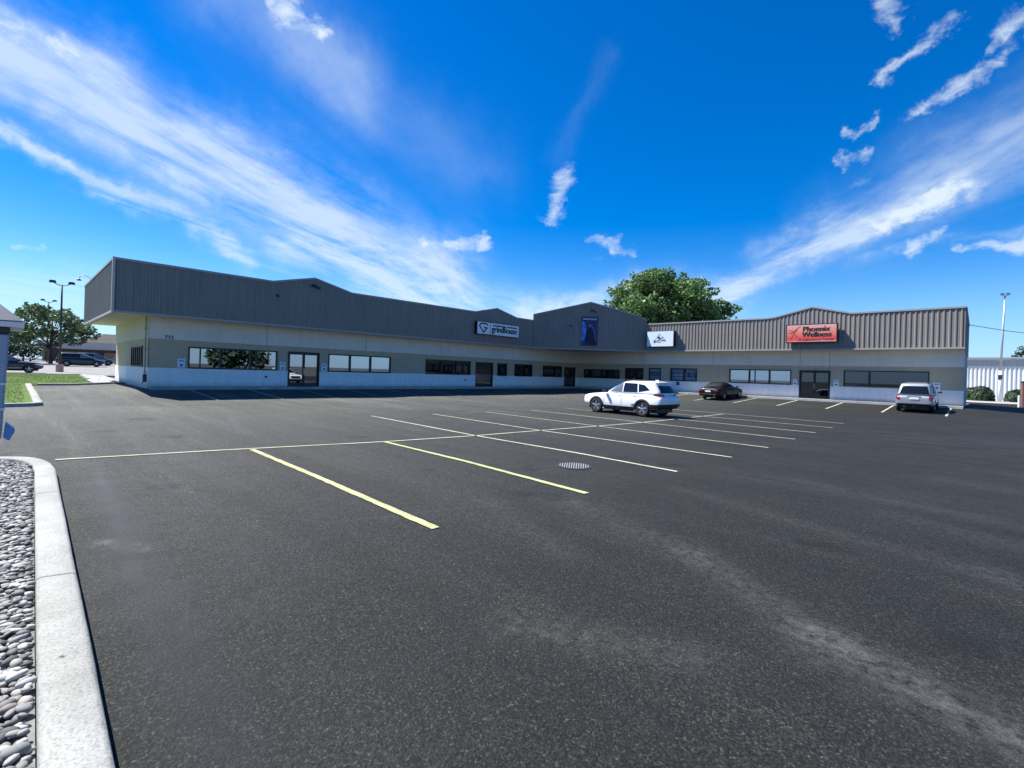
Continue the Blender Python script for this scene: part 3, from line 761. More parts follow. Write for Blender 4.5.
# white sign with the shield letter
d1 = OV + .40
g, inv = sign_box('shop_sign', 'L', -17.5, -12.05, OV + .05, d1, 4.93, 6.06, 'sign_white', 'white lightbox sign reading grindhouse with a black G shield, on the left fascia', fr=.03)
mb = MB(); wbox(mb, 'L', -15.93, -15.88, d1, d1 + .012, 4.96, 6.03); on(mb.build('divider', 'ink_black', g), inv)
dd = d1 + .008
mb = MB()   # a shield: G bent into a pointed triangle
def bar2(mb, w, pts, wd, d, t=.008):
    for (a, b_) in zip(pts, pts[1:]):
        A, B_ = Vector(a), Vector(b_); n_ = (B_ - A).normalized(); n2 = Vector((-n_.y, n_.x)) * wd / 2; A = A - n_ * wd * .3; B_ = B_ + n_ * wd * .3
        q = [A - n2, B_ - n2, B_ + n2, A + n2]
        mb.hexa([pt(w, x.x, d, x.y) for x in q] + [pt(w, x.x, d + t, x.y) for x in q])
bar2(mb, 'L', [(-16.22, 5.80), (-16.42, 5.90), (-17.02, 5.90), (-17.22, 5.66), (-16.72, 5.10), (-16.28, 5.52), (-16.66, 5.54)], .12, dd)
on(mb.build('emblem', 'ink_black', g), inv)
for a_, b2 in ((-15.55, -13.95), (-13.6, -12.35)):
    mb = MB(); wbox(mb, 'L', a_, b2, dd, dd + .01, 5.76, 5.87); on(mb.build('bar', 'ink_black', g), inv)
mb = MB(); bar2(mb, 'L', [(-13.98, 5.86), (-13.80, 5.70), (-13.62, 5.86)], .07, dd); on(mb.build('chevron', 'ink_black', g), inv)
on(text_mesh('lettering', 'grindhouse', .84, (dd, -15.70, 5.22), (0, 1, 0), Z, (1, 0, 0), 'ink_black', g, sx=.90, heavy=.04), inv)
# dark blue banner on the corner gable
bn = empty('banner', pt('C', 4.95, .04, 4.5), 0, label='tall dark blue picture banner with a hooded figure, on the corner gable', cat='banner'); inv = Matrix.Translation(-Vector(pt('C', 4.95, .04, 4.5)))
mb = MB(); wbox(mb, 'C', 4.93, 6.62, .042, .075, 4.5, 7.46); on(mb.build('banner_cloth', 'poster_night', bn), inv)
k = math.sqrt(.5)
on(text_mesh('lettering', 'GRIND HOUSE', .215, pt('C', 5.78, .076, 7.14), (k, k, 0), Z, (k, -k, 0), 'poster_white', bn, align='CENTER', heavy=.008), inv)
def flat_shape(w, pts, d, t, mat, name, parent, inv):
    mb = MB(); n_ = len(pts); lo = [mb.vert(pt(w, s, d, z)) for s, z in pts]; hi = [mb.vert(pt(w, s, d + t, z)) for s, z in pts]
    mb.face(lo[::-1]); mb.face(hi)
    for i in range(n_): mb.face((lo[i], lo[(i + 1) % n_], hi[(i + 1) % n_], hi[i]))
    return on(mb.build(name, mat, parent), inv)
flat_shape('C', [(4.96, 4.9), (5.25, 5.1), (5.40, 5.6), (5.42, 6.2), (5.30, 6.8), (5.12, 7.0), (4.96, 6.9)], .0755, .003, 'poster_glow', 'printed_glow', bn, inv)
flat_shape('C', [(5.35, 4.6), (6.5, 4.6), (6.38, 5.4), (6.25, 6.0), (6.05, 6.35), (5.95, 6.72), (5.78, 6.85), (5.62, 6.7), (5.58, 6.3), (5.42, 5.9), (5.36, 5.3)], .0785, .003, 'poster_robe', 'printed_figure', bn, inv)
flat_shape('C', [(5.66, 6.45), (5.80, 6.40), (5.93, 6.5), (5.92, 6.66), (5.80, 6.76), (5.68, 6.66)], .0815, .002, 'poster_edge', 'printed_face', bn, inv)
flat_shape('C', [(5.98, 6.55), (6.22, 6.2), (6.38, 5.6), (6.44, 4.95), (6.38, 4.95), (6.30, 5.6), (6.15, 6.12), (5.94, 6.45)], .0815, .002, 'poster_edge', 'printed_sleeve', bn, inv)
# pale sign with a triangle emblem
t_, inv = sign_box('shop_sign', 'R', 9.86, 12.72, OV + .06, OV + .48, 4.52, 6.1, 'sign_pale', 'square pale lightbox sign with a faint triangle emblem, right of the corner gable', fr=.05)
dd = OV + .49
mb = MB(); bar2(mb, 'R', [(11.23, 5.80), (10.72, 5.14), (11.9, 5.10), (11.26, 5.78)], .055, dd); bar2(mb, 'R', [(11.6, 5.5), (10.9, 5.05)], .05, dd + .01); bar2(mb, 'R', [(11.0, 5.0), (11.35, 4.95)], .07, dd)
bar2(mb, 'R', [(11.4, 5.22), (11.8, 5.22)], .06, dd + .012); on(mb.build('emblem', 'ink_grey', t_), inv)
def disc(mb, w, s, z, r, d, t, n_=18):
    pts = [(s + r * math.cos(6.2832 * i / n_), z + r * math.sin(6.2832 * i / n_)) for i in range(n_)]
    lo = [mb.vert(pt(w, a, d, b_)) for a, b_ in pts]; hi = [mb.vert(pt(w, a, d + t, b_)) for a, b_ in pts]
    mb.face(lo[::-1]); mb.face(hi)
    for i in range(n_): mb.face((lo[i], lo[(i + 1) % n_], hi[(i + 1) % n_], hi[i]))
for (a_, b2, c_, e_) in ((11.18, 5.42, .13, .012), (10.70, 5.06, .10, .022)):
    mb = MB(); disc(mb, 'R', a_, b2, c_, dd, e_); on(mb.build('dot', 'ink_black', t_), inv)
# orange red sign
p_, inv = sign_box('shop_sign', 'R', 22.5, 26.1, OV + .16, OV + .52, 4.66, 6.16, 'sign_orange', 'orange red lightbox sign reading Phoenix Wellness, on the right wing gable', fr=.075)
dd = OV + .529
X = (1, 0, 0); NY = (0, -1, 0)
on(text_mesh('lettering', 'Phoenix', .56, (23.72, -dd, 5.57), X, Z, NY, 'ink_black', p_, sx=1.03, heavy=.035), inv)
on(text_mesh('lettering', 'Wellness', .56, (23.70, -dd, 5.13), X, Z, NY, 'ink_black', p_, sx=.97, heavy=.035), inv)
on(text_mesh('lettering', '& Laboratory Center', .30, (23.45, -dd, 4.82), X, Z, NY, 'ink_red', p_, sx=.96, heavy=.008), inv)
mb = MB()
for pts in ([(22.72, 5.75), (22.95, 5.58), (23.15, 5.62), (23.35, 5.85), (23.55, 5.98)], [(22.68, 5.5), (22.9, 5.45), (23.1, 5.52), (23.32, 5.70)], [(23.1, 5.5), (23.02, 5.2), (22.85, 4.98)], [(23.15, 5.45), (23.25, 5.15), (23.42, 5.05)]):
    bar2(mb, 'R', pts, .045, dd - .002)
on(mb.build('emblem', 'ink_red', p_), inv)
# cameras and small lamps on the metal
def cam_unit(w, s, d, z, label):
    r = empty('security_camera', pt(w, s, d, z), 0, label=label, cat='camera'); inv = Matrix.Translation(-Vector(pt(w, s, d, z)))
    mb = MB(); wbox(mb, w, s - .08, s + .08, d, d + .04, z - .08, z + .08); mb.tube([pt(w, s, d + .04, z), pt(w, s, d + .22, z - .05)], .03, 8); on(mb.build('bracket', 'dark_metal', r), inv)
    mb = MB(); mb.tube([pt(w, s - .30, d + .24, z - .02), pt(w, s - .02, d + .25, z - .10)], .085, 10); on(mb.build('camera_head', 'dark_metal', r), inv)
    mb = MB(); mb.tube([pt(w, s + .04, d + .24, z - .10), pt(w, s + .26, d + .26, z - .2)], .085, 10); on(mb.build('camera_head', 'dark_metal', r), inv)
cam_unit('L', -32.1, OV + .04, 7.05, 'twin headed dark security camera under the peak of the left wing gable')
cam_unit('C', 6.07, .04, 8.15, 'dark security camera under the peak of the corner gable')
mb = MB(); wbox(mb, 'C', 3.7, 3.95, .04, .12, 6.4, 6.55); o = mb.build('wall_vent', 'dark_metal', None); tag(o, 'small dark vent box on the corner gable left of the banner', 'vent')
mb = MB(); wbox(mb, 'L', -34.6, -34.4, OV + .04, OV + .1, 5.95, 6.1); o = mb.build('wall_vent', 'dark_metal', None); tag(o, 'small dark vent box on the fascia left of the left wing gable', 'vent')
gl_ = empty('gooseneck_lamp', (-9.4, -LL - 1.79, HT), 0, label='thin gooseneck lamp reaching out from the top of the left end fascia', cat='lamp')
mb = MB(); mb.tube([(0, 0, 0), (-.0, -.12, .20), (-.0, -.34, .26), (-.0, -.55, .20), (-.0, -.62, .02)], .02, 8); mb.build('arm', 'galvanised', gl_, smooth=True)
mb = MB(); mb.lathe([(.03, .03), (.05, .01), (.13, -.10), (.12, -.12)], 'z', 16, c=(0, -.62, 0)); mb.build('lamp_shade', 'grey_metal', gl_, smooth=True)

# white parking notices screwed to the walls
for (w, s0, s1, z0, z1, lab) in [('L', -39.53, -39.14, 1.24, 1.76, 'white wall notice between the house number corner and the first window'), ('L', -33.72, -33.36, 1.23, 1.77, 'white wall notice just left of the white panelled glass doors'),
                                 ('L', -30.84, -30.46, 1.23, 1.76, 'white wall notice just right of the white panelled glass doors'), ('R', 22.68, 22.99, 1.2, 1.72, 'white wall notice just left of the doors below the orange red sign'),
                                 ('R', 25.62, 25.98, 1.2, 1.73, 'white wall notice just right of the doors below the orange red sign'), ('R', 31.7, 32.1, 1.2, 1.73, 'white wall notice beside the silver suv, right of the dark window')]:
    o = empty('wall_notice', pt(w, s0, .035, z0), 0, label=lab, cat='notice', group='white notices on the shop walls'); inv = Matrix.Translation(-Vector(pt(w, s0, .035, z0)))
    mb = MB(); wbox(mb, w, s0, s1, .004, .036, z0, z1); on(mb.build('notice_plate', 'poster_white', o), inv)
    mb = MB(); m_ = (s0 + s1) / 2
    wbox(mb, w, s0 + .07, s1 - .07, .036, .040, z1 - .17, z1 - .09); on(mb.build('notice_print', 'ink_grey', o), inv)
    mb = MB(); disc(mb, w, m_, z0 + .14, .075, .036, .005, 14); on(mb.build('notice_symbol', 'ink_blue', o), inv)
mb = MB(); wbox(mb, 'R', 12.28, 12.62, .035, .06, .78, 1.12); o = mb.build('wall_notice', 'ink_blue'); tag(o, 'small blue square plate on the white wall below the striped poster windows', 'notice')

# ------------------------------------------------------------------ vehicles
def obj_bvh(o):
    dg = bpy.context.evaluated_depsgraph_get(); dg.update()
    return BVHTree.FromObject(o, dg)
def bake(o):
    dg = bpy.context.evaluated_depsgraph_get(); dg.update()
    me = bpy.data.meshes.new_from_object(o.evaluated_get(dg)); o.modifiers.clear(); o.data = me
def panel(name, poly, axis, sign, bvh, mat, parent, off=.008, step=.06, maxd=.6):
    """a plate bedded onto the bodywork: outline in the two other axes, pressed on along one axis"""
    pts = []
    for i, a in enumerate(poly):
        b_ = poly[(i + 1) % len(poly)]; n_ = max(1, int(math.dist(a, b_) / step))
        pts += [(a[0] + (b_[0] - a[0]) * k_ / n_, a[1] + (b_[1] - a[1]) * k_ / n_) for k_ in range(n_)]
    ne = len(pts); edges = [(i, (i + 1) % ne) for i in range(ne)]
    us, vs = [p[0] for p in pts], [p[1] for p in pts]
    u = min(us) + step
    while u < max(us):
        v = min(vs) + step
        while v < max(vs): pts.append((u + random.uniform(-.003, .003), v + random.uniform(-.003, .003))); v += step
        u += step
    V, _, F, *_ = delaunay_2d_cdt([Vector(p) for p in pts], edges, [list(range(ne))], 1, 1e-5)
    mb = MB(); ax = 'xyz'.index(axis); oth = [i for i in range(3) if i != ax]; okv = []
    for p in V:
        o_ = Vector((0, 0, 0)); o_[ax] = 5 * sign; o_[oth[0]] = p[0]; o_[oth[1]] = p[1]
        d = Vector((0, 0, 0)); d[ax] = -sign
        hit, nrm, _, _ = bvh.ray_cast(o_, d)
        if hit is None: okv.append(False); mb.vert((0, 0, 0)); continue
        if nrm.dot(d) > 0: nrm = -nrm
        okv.append(True); mb.vert(hit + nrm * off - d * off * .3)
    good = []
    for f in F:
        if all(okv[i] for i in f):
            c = [mb.v[i] for i in f]
            if max(math.dist(c[i], c[i - 1]) for i in range(len(c))) < maxd: good.append(tuple(f))
    par = list(range(len(mb.v)))
    def fd(i):
        while par[i] != i: par[i] = par[par[i]]; i = par[i]
        return i
    for f in good:
        for i in f[1:]: par[fd(i)] = fd(f[0])
    cnt = {}
    for f in good: cnt[fd(f[0])] = cnt.get(fd(f[0]), 0) + 1
    best = max(cnt, key=cnt.get) if cnt else -1
    used = sorted({i for f in good if fd(f[0]) == best for i in f}); rm = {i: k_ for k_, i in enumerate(used)}
    good = [tuple(rm[i] for i in f) for f in good if fd(f[0]) == best]; mb.v = [mb.v[i] for i in used]
    for f in good: mb.face(f)
    o_ = mb.build(name, mat, parent, smooth=True, fix=False)
    return o_
def loft(rings, cap=True):
    mb = MB(); ids = [[mb.vert(p) for p in r] for r in rings]; n_ = len(rings[0])
    for a, b_ in zip(ids, ids[1:]):
        for k_ in range(n_): mb.face((a[k_], a[(k_ + 1) % n_], b_[(k_ + 1) % n_], b_[k_]))
    mb.face(ids[0][::-1]); mb.face(ids[-1])
    return mb
def interp(tab, x):
    for (a, *va), (b_, *vb) in zip(tab, tab[1:]):
        if x <= b_: t = (x - a) / (b_ - a); t = max(0, min(1, t)); return [p + (q - p) * t for p, q in zip(va, vb)]
    return tab[-1][1:]
def car(name, spec, loc, heading, label, cat='car', group=None):
    """x forward, y left; loc = ground point under the middle"""
    h2 = spec['wb'] / 2; ca, sa = math.cos(heading), math.sin(heading)
    mid = (spec['xf'] + spec['xr']) / 2
    zf = zg(loc[0] + ca * spec['xf'], loc[1] + sa * spec['xf']); zr_ = zg(loc[0] + ca * spec['xr'], loc[1] + sa * spec['xr'])
    pitch = math.atan2(zf - zr_, spec['wb'])
    root = empty(name, (loc[0], loc[1], zr_ + (zf - zr_) * (0 - spec['xr']) / spec['wb'] + .004), 0, label=label, cat=cat, group=group)
    root.rotation_euler = (0, -pitch, heading)
    W = spec['w'] / 2; paintm = spec['paint']
    # lower body
    rings = []
    for (x, zb, zt, wf) in spec['low']:
        w = W * wf; H = zt - zb; r = []
        half = [(-w * .80, zb), (-w * .96, zb + .05), (-w * 1.0, zb + H * .30), (-w * 1.0, zb + H * .62), (-w * .975, zt - min(.12, H * .2)), (-w * .90, zt - .012), (-w * .5, zt + .012)]
        r = half + [(-y, z) for y, z in half[::-1]]
        rings.append([(x, y, z) for y, z in r])
    body = loft(rings).build('body', [paintm, 'black_trim'], root, smooth=True)
    md = body.modifiers.new('s', 'SUBSURF'); md.levels = 2; md.render_levels = 2; bake(body)
    # greenhouse
    rings = []
    for (z, xr, xf, wf) in spec['top']:
        w = W * wf; L_ = xf - xr
        half = [(xf, 0), (xf - .03, w * .5), (xf - .12, w * .86), (xf - .12 - L_ * .10, w * .985), (xf - L_ * .40, w), (xr + L_ * .30, w), (xr + .16, w * .97), (xr + .05, w * .84), (xr, w * .45)]
        r = half + [(xr, 0)] + [(x, -y) for x, y in half[:0:-1]]
        rings.append([(x, y, z) for x, y in r])
    gh = loft(rings).build('cabin', [paintm], root, smooth=True)
    md = gh.modifiers.new('s', 'SUBSURF'); md.levels = 2; md.render_levels = 2; bake(gh)
    # join the two shells into one body
    bm = bmesh.new(); bm.from_mesh(body.data); bm.from_mesh(gh.data); me = body.data; bm.to_mesh(me); bm.free()
    bpy.data.objects.remove(gh)
    # wheel wells
    bm = bmesh.new()
    R_ = spec['r'] * 1.13
    for x in (spec['xf'], spec['xr']):
        for s in (-1, 1):
            M = Matrix.Translation((x, s * (W - .08), spec['r'] * .97)) @ Matrix.Rotation(math.pi / 2, 4, 'X')
            bmesh.ops.create_cone(bm, cap_ends=True, segments=36, radius1=R_, radius2=R_, depth=.50, matrix=M)
    cm = bpy.data.meshes.new('cut'); bm.to_mesh(cm); bm.free(); cm.materials.append(MAT['black_trim'])
    co_ = bpy.data.objects.new('cut', cm); C.objects.link(co_); co_.parent = root
    md = body.modifiers.new('b', 'BOOLEAN'); md.operation = 'DIFFERENCE'; md.object = co_; md.solver = 'EXACT'; md.use_self = True; md.material_mode = 'TRANSFER'
    bvh0 = BVHTree.FromPolygons([v.co.copy() for v in body.data.vertices], [tuple(p.vertices) for p in body.data.polygons])
    bake(body); bpy.data.objects.remove(co_)
    body.data.polygons.foreach_set('use_smooth', [True] * len(body.data.polygons))
    for (pn, poly, mt, off) in spec['side']:
        for s in spec.get('sides', (-1, 1)): panel(pn, poly, 'y', s, bvh0, mt, root, off)
    for (pn, poly, mt, off) in spec['rear']: panel(pn, poly, 'x', -1, bvh0, mt, root, off)
    for (pn, poly, mt, off) in spec['front']: panel(pn, poly, 'x', 1, bvh0, mt, root, off)
    for (pn, poly, mt, off) in spec.get('over', ()): panel(pn, poly, 'z', 1, bvh0, mt, root, off)
    # arches
    if spec.get('arch'):
        for x in (spec['xf'], spec['xr']):
            for s in (-1, 1):
                mb = MB(); n_ = 20; zc = spec['r'] * .97; a0 = -.25
                for k_ in range(n_):
                    t0 = a0 + (math.pi - 2 * a0) * k_ / n_; t1 = a0 + (math.pi - 2 * a0) * (k_ + 1) / n_
                    P_ = []
                    for t in (t0, t1):
                        for rr in (R_ - .012, R_ + .065): P_.append((x + rr * math.cos(t), zc + rr * math.sin(t)))
                    ys = []
                    for p in P_:
                        h_ = bvh0.ray_cast(Vector((p[0], 3 * s, p[1])), Vector((0, -s, 0)))[0]
                        ys.append(abs(h_.y) if h_ else W * .95)
                    q = [(P_[i][0], s * (ys[i] + .014), P_[i][1]) for i in (0, 1, 3, 2)]; qi = [(P_[i][0], s * (ys[i] - .03), P_[i][1]) for i in (0, 1, 3, 2)]
                    mb.hexa(qi + q)
                mb.build('wheel_arch', spec['arch'], root)
    # wheels
    for x in (spec['xf'], spec['xr']):
        for s in (-1, 1):
            r = spec['r']; rw = .11; yc = s * (W - .125)
            mb = MB(); mb.lathe([(r * .66, -rw * .9), (r * .74, -rw), (r * .93, -rw), (r, -rw * .75), (r, rw * .75), (r * .93, rw), (r * .74, rw), (r * .66, rw * .9)], 'y', 32)
            wh = mb.build('wheel', 'rubber', root, smooth=True); wh.location = (x, yc, r)
            mb = MB(); rr = r * .68
            mb.lathe([(rr, -.05), (rr, .085), (rr * .93, .095), (rr * .90, .06), (.02, .05)] if s > 0 else [(rr, .05), (rr, -.085), (rr * .93, -.095), (rr * .90, -.06), (.02, -.05)], 'y', 28, 1)
            for k_ in range(5):
                for dlt in (-.13, .13):
                    t = 2 * math.pi * k_ / 5 + .3; t2 = t + dlt
                    c0 = Vector((math.cos(t), 0, math.sin(t))) * rr * .12; c1 = Vector((math.cos(t2), 0, math.sin(t2))) * rr * .96
                    mb.tube([c0 + Vector((0, s * .085, 0)), c1 + Vector((0, s * .085, 0))], [.030, .024], 6, 0)
            mb.lathe([(.001, s * .06), (.06, s * .07), (.055, s * .105), (.001, s * .11)], 'y', 12, 0)
            mb.build('rim', ['alloy', 'alloy_dark'], wh, smooth=False)
    # mirrors
    mx, mz = spec['mirror']
    for s in (-1, 1):
        mb = MB(); mb.hexa([(mx - .08, s * (W - .06), mz), (mx + .09, s * (W - .06), mz + .02), (mx + .05, s * (W + .20), mz), (mx - .08, s * (W + .20), mz),
                            (mx - .08, s * (W - .06), mz + .06), (mx + .07, s * (W - .06), mz + .07), (mx + .03, s * (W + .19), mz + .15), (mx - .08, s * (W + .19), mz + .16)])
        mb.build('mirror', spec.get('mirrormat', paintm), root, bevel=.02)
    # dark floor pan so that no light shows under the sills
    mb = MB(); mb.box(spec['low'][0][0] + .35, spec['low'][-1][0] - .35, -W * .72, W * .72, .20, .42); mb.build('underbody', 'black_trim', root)
    for nm, boxes, mt in spec.get('extra', ()):
        mb = MB()
        for b_ in boxes: mb.box(*b_)
        mb.build(nm, mt, root, bevel=.01)
    return root
def mir(p): return [(-a, b_) for a, b_ in p][::-1]
def seam(x, z0, z1, w=.012, lean=0): return [(x, z0), (x + w, z0), (x + w + lean, z1), (x + lean, z1)]

cross = dict(w=1.84, wb=2.70, xf=1.36, xr=-1.34, r=.36, paint='car_white', arch='black_trim', mirror=(.78, 1.04), mirrormat='black_trim',
    low=[(-2.31, .62, .86, .80), (-2.27, .46, .98, .92), (-2.0, .32, 1.05, .99), (-1.4, .28, 1.06, 1.0), (0, .26, 1.04, 1.0), (.9, .28, 1.04, 1.0), (1.35, .30, 1.00, .99), (1.9, .32, .95, .96), (2.2, .38, .88, .90), (2.32, .48, .76, .80)],
    top=[(.95, -2.22, 1.15, .93), (1.12, -2.18, .90, .90), (1.34, -2.02, .50, .845), (1.54, -1.90, .14, .79), (1.63, -1.84, -.12, .74), (1.665, -1.55, -.45, .62), (1.675, -1.2, -.7, .3)],
    side=[('side_window', [(-.15, 1.10), (.62, 1.10), (.26, 1.36), (-.02, 1.52), (-.15, 1.54)], 'car_glass_pale', .006), ('side_window', [(-1.02, 1.12), (-.21, 1.10), (-.21, 1.545), (-.95, 1.53)], 'car_glass', .006),
          ('side_window', [(-1.66, 1.24), (-1.08, 1.13), (-1.02, 1.515), (-1.36, 1.47)], 'car_glass', .006),
          ('sill_trim', [(-.90, .24), (.92, .24), (.92, .42), (-.90, .42)], 'black_trim', .012), ('sill_strip', [(-.85, .425), (.88, .425), (.88, .455), (-.85, .455)], 'car_white', .014), ('door_seam', seam(-.18, .48, 1.06), 'black_trim', .004), ('door_seam', seam(.86, .48, 1.02), 'black_trim', .004), ('door_seam', seam(-1.0, .75, 1.08), 'black_trim', .004),
          ('door_handle', [(-.12, .93), (.06, .93), (.06, .965), (-.12, .965)], 'car_white', .03), ('door_handle', [(-.95, .95), (-.77, .95), (-.77, .985), (-.95, .985)], 'car_white', .03),
          ('tail_light', [(-2.24, .95), (-1.85, .99), (-1.85, 1.03), (-2.24, 1.05)], 'black_trim', .012), ('lower_cladding', [(-2.3, .45), (-1.8, .30), (-1.76, .60), (-2.26, .60)], 'black_trim', .012), ('headlight', [(1.75, .78), (2.2, .66), (2.22, .72), (1.8, .86)], 'lamp_clear', .008)],
    rear=[('rear_window', [(-.62, 1.12), (.62, 1.12), (.56, 1.45), (-.56, 1.45)], 'car_glass', .012), ('tail_light', [(-.80, .94), (-.45, .97), (-.45, 1.07), (-.78, 1.08)], 'tail_red', .014), ('tail_light', mir([(-.80, .94), (-.45, .97), (-.45, 1.07), (-.78, 1.08)]), 'tail_red', .014),
          ('number_plate', [(-.26, .78), (.26, .78), (.26, .90), (-.26, .90)], 'plate_white', .014), ('rear_bumper', [(-.86, .40), (.86, .40), (.86, .62), (-.86, .62)], 'black_trim', .016)],
    front=[('windscreen', [(-.66, 1.10), (.66, 1.10), (.52, 1.52), (-.52, 1.52)], 'car_glass', .012), ('headlight', [(-.86, .72), (-.55, .70), (-.55, .80), (-.84, .84)], 'lamp_clear', .012), ('headlight', mir([(-.86, .72), (-.55, .70), (-.55, .80), (-.84, .84)]), 'lamp_clear', .012), ('grille', [(-.5, .55), (.5, .55), (.55, .80), (-.55, .80)], 'black_trim', .01)],
    extra=[('roof_rail', [(-1.5, .0, .58, .61, 1.655, 1.69), (-1.5, .0, -.61, -.58, 1.655, 1.69)], 'black_trim'), ('spoiler', [(-2.0, -1.8, -.58, .58, 1.575, 1.615)], 'car_white'), ('antenna', [(-1.62, -1.45, -.03, .03, 1.64, 1.72)], 'car_white')])
car('white_crossover', cross, (21.62, -25.02), math.pi - .09, 'white compact crossover with black wheel arch cladding, parked across the stalls in mid lot', 'car')

sedan = dict(w=1.90, wb=2.78, xf=1.42, xr=-1.36, r=.335, paint='car_black', mirror=(.62, .96),
    low=[(-2.40, .52, .88, .78), (-2.36, .36, .98, .90), (-2.1, .26, 1.02, .97), (-1.4, .22, .99, 1.0), (0, .20, .95, 1.0), (.9, .20, .94, 1.0), (1.4, .22, .90, .98), (2.0, .26, .80, .94), (2.32, .32, .70, .84), (2.42, .42, .60, .7)],
    top=[(.88, -2.0, 1.28, .92), (1.0, -1.86, .98, .89), (1.2, -1.50, .55, .80), (1.34, -1.15, .15, .72), (1.42, -.88, -.1, .64), (1.455, -.65, -.25, .5), (1.46, -.5, -.35, .25)],
    side=[('side_window', [(-.1, 1.0), (.78, .99), (.32, 1.22), (.02, 1.34), (-.1, 1.35)], 'car_glass', .006), ('side_window', [(-1.05, 1.02), (-.16, 1.0), (-.16, 1.35), (-.72, 1.32)], 'car_glass', .006),
          ('door_handle', [(-.05, .84), (.12, .84), (.12, .865), (-.05, .865)], 'chrome', .02), ('door_seam', seam(-.13, .3, .96), 'ink_black', .004), ('side_trim', [(-.95, .24), (.95, .24), (.95, .30), (-.95, .30)], 'chrome', .008)],
    rear=[('rear_window', [(-.62, 1.04), (.62, 1.04), (.48, 1.34), (-.48, 1.34)], 'car_glass', .012), ('tail_light', [(-.84, .74), (-.45, .80), (-.45, .90), (-.80, .92)], 'tail_red', .014), ('tail_light', mir([(-.84, .74), (-.45, .80), (-.45, .90), (-.80, .92)]), 'tail_red', .014),
          ('number_plate', [(-.24, .70), (.24, .70), (.24, .83), (-.24, .83)], 'plate_white', .016), ('boot_trim', [(-.44, .86), (.44, .86), (.44, .885), (-.44, .885)], 'chrome', .016), ('rear_bumper', [(-.70, .50), (.70, .50), (.70, .53), (-.70, .53)], 'chrome', .012)],
    front=[('windscreen', [(-.66, 1.0), (.66, 1.0), (.5, 1.34), (-.5, 1.34)], 'car_glass', .012), ('headlight', [(-.84, .60), (-.55, .58), (-.55, .66), (-.82, .70)], 'lamp_clear', .012), ('headlight', mir([(-.84, .60), (-.55, .58), (-.55, .66), (-.82, .70)]), 'lamp_clear', .012), ('grille', [(-.45, .45), (.45, .45), (.5, .62), (-.5, .62)], 'black_trim', .01)],
    extra=[('exhaust', [(-2.38, -2.2, -.6, -.42, .24, .31), (-2.38, -2.2, .42, .6, .24, .31)], 'chrome')])
car('dark_sedan', sedan, (17.95, -3.2), math.pi / 2 - .10, 'black sedan parked nose in, facing the right wing below the pale square sign', 'car')

suv = dict(w=1.98, wb=3.0, xf=1.60, xr=-1.40, r=.39, paint='car_silver', mirror=(.85, 1.12), mirrormat='black_trim',
    low=[(-2.48, .55, .98, .88), (-2.44, .46, 1.10, .95), (-2.1, .36, 1.16, .99), (-1.4, .33, 1.16, 1.0), (0, .32, 1.14, 1.0), (1.0, .33, 1.14, 1.0), (1.6, .36, 1.10, .99), (2.1, .38, 1.04, .97), (2.38, .42, .98, .90), (2.46, .50, .86, .8)],
    top=[(1.08, -2.42, 1.20, .95), (1.2, -2.40, 1.02, .935), (1.5, -2.28, .66, .87), (1.76, -2.16, .36, .80), (1.86, -2.08, .14, .74), (1.895, -1.85, -.15, .62), (1.905, -1.5, -.5, .3)],
    side=[('side_window', [(-.05, 1.20), (.86, 1.19), (.52, 1.50), (.30, 1.70), (-.05, 1.72)], 'car_glass', .006), ('side_window', [(-1.05, 1.20), (-.13, 1.20), (-.13, 1.72), (-1.05, 1.72)], 'car_glass', .006), ('side_window', [(-2.12, 1.22), (-1.12, 1.20), (-1.12, 1.72), (-1.98, 1.70)], 'car_glass', .006),
          ('sill_trim', [(-.9, .34), (1.05, .34), (1.05, .5), (-.9, .5)], 'black_trim', .012), ('door_seam', seam(-.09, .5, 1.15), 'black_trim', .004)],
    rear=[('rear_window', [(-.74, 1.22), (.74, 1.22), (.62, 1.72), (-.62, 1.72)], 'car_glass', .012), ('tail_light', [(-.93, .84), (-.72, .86), (-.74, 1.15), (-.92, 1.16)], 'tail_red', .014), ('tail_light', mir([(-.93, .84), (-.72, .86), (-.74, 1.15), (-.92, 1.16)]), 'tail_red', .014),
          ('number_plate', [(-.24, .88), (.24, .88), (.24, 1.01), (-.24, 1.01)], 'plate_white', .018), ('plate_recess', [(-.36, 1.02), (.36, 1.02), (.33, 1.07), (-.33, 1.07)], 'black_trim', .016), ('rear_bumper', [(-.90, .64), (.90, .64), (.90, .76), (-.90, .76)], 'car_silver', .05), ('bumper_valance', [(-.84, .47), (.84, .47), (.86, .60), (-.86, .60)], 'black_trim', .02)],
    front=[('windscreen', [(-.74, 1.2), (.74, 1.2), (.62, 1.68), (-.62, 1.68)], 'car_glass', .012), ('grille', [(-.5, .65), (.5, .65), (.5, .92), (-.5, .92)], 'black_trim', .01)],
    extra=[('roof_rail', [(-1.9, .0, .60, .64, 1.885, 1.93), (-1.9, .0, -.64, -.60, 1.885, 1.93)], 'black_trim'), ('exhaust', [(-2.42, -2.2, .45, .53, .34, .42)], 'chrome'), ('tow_hitch', [(-2.5, -2.3, -.05, .05, .38, .45)], 'black_trim'), ('hub_floor', [(-2.0, 1.9, -.7, .7, .30, .45)], 'black_trim')])
car('silver_suv', suv, (31.1, -3.25), math.pi / 2 - .01, 'large silver suv parked nose in near the right end of the building', 'suv')

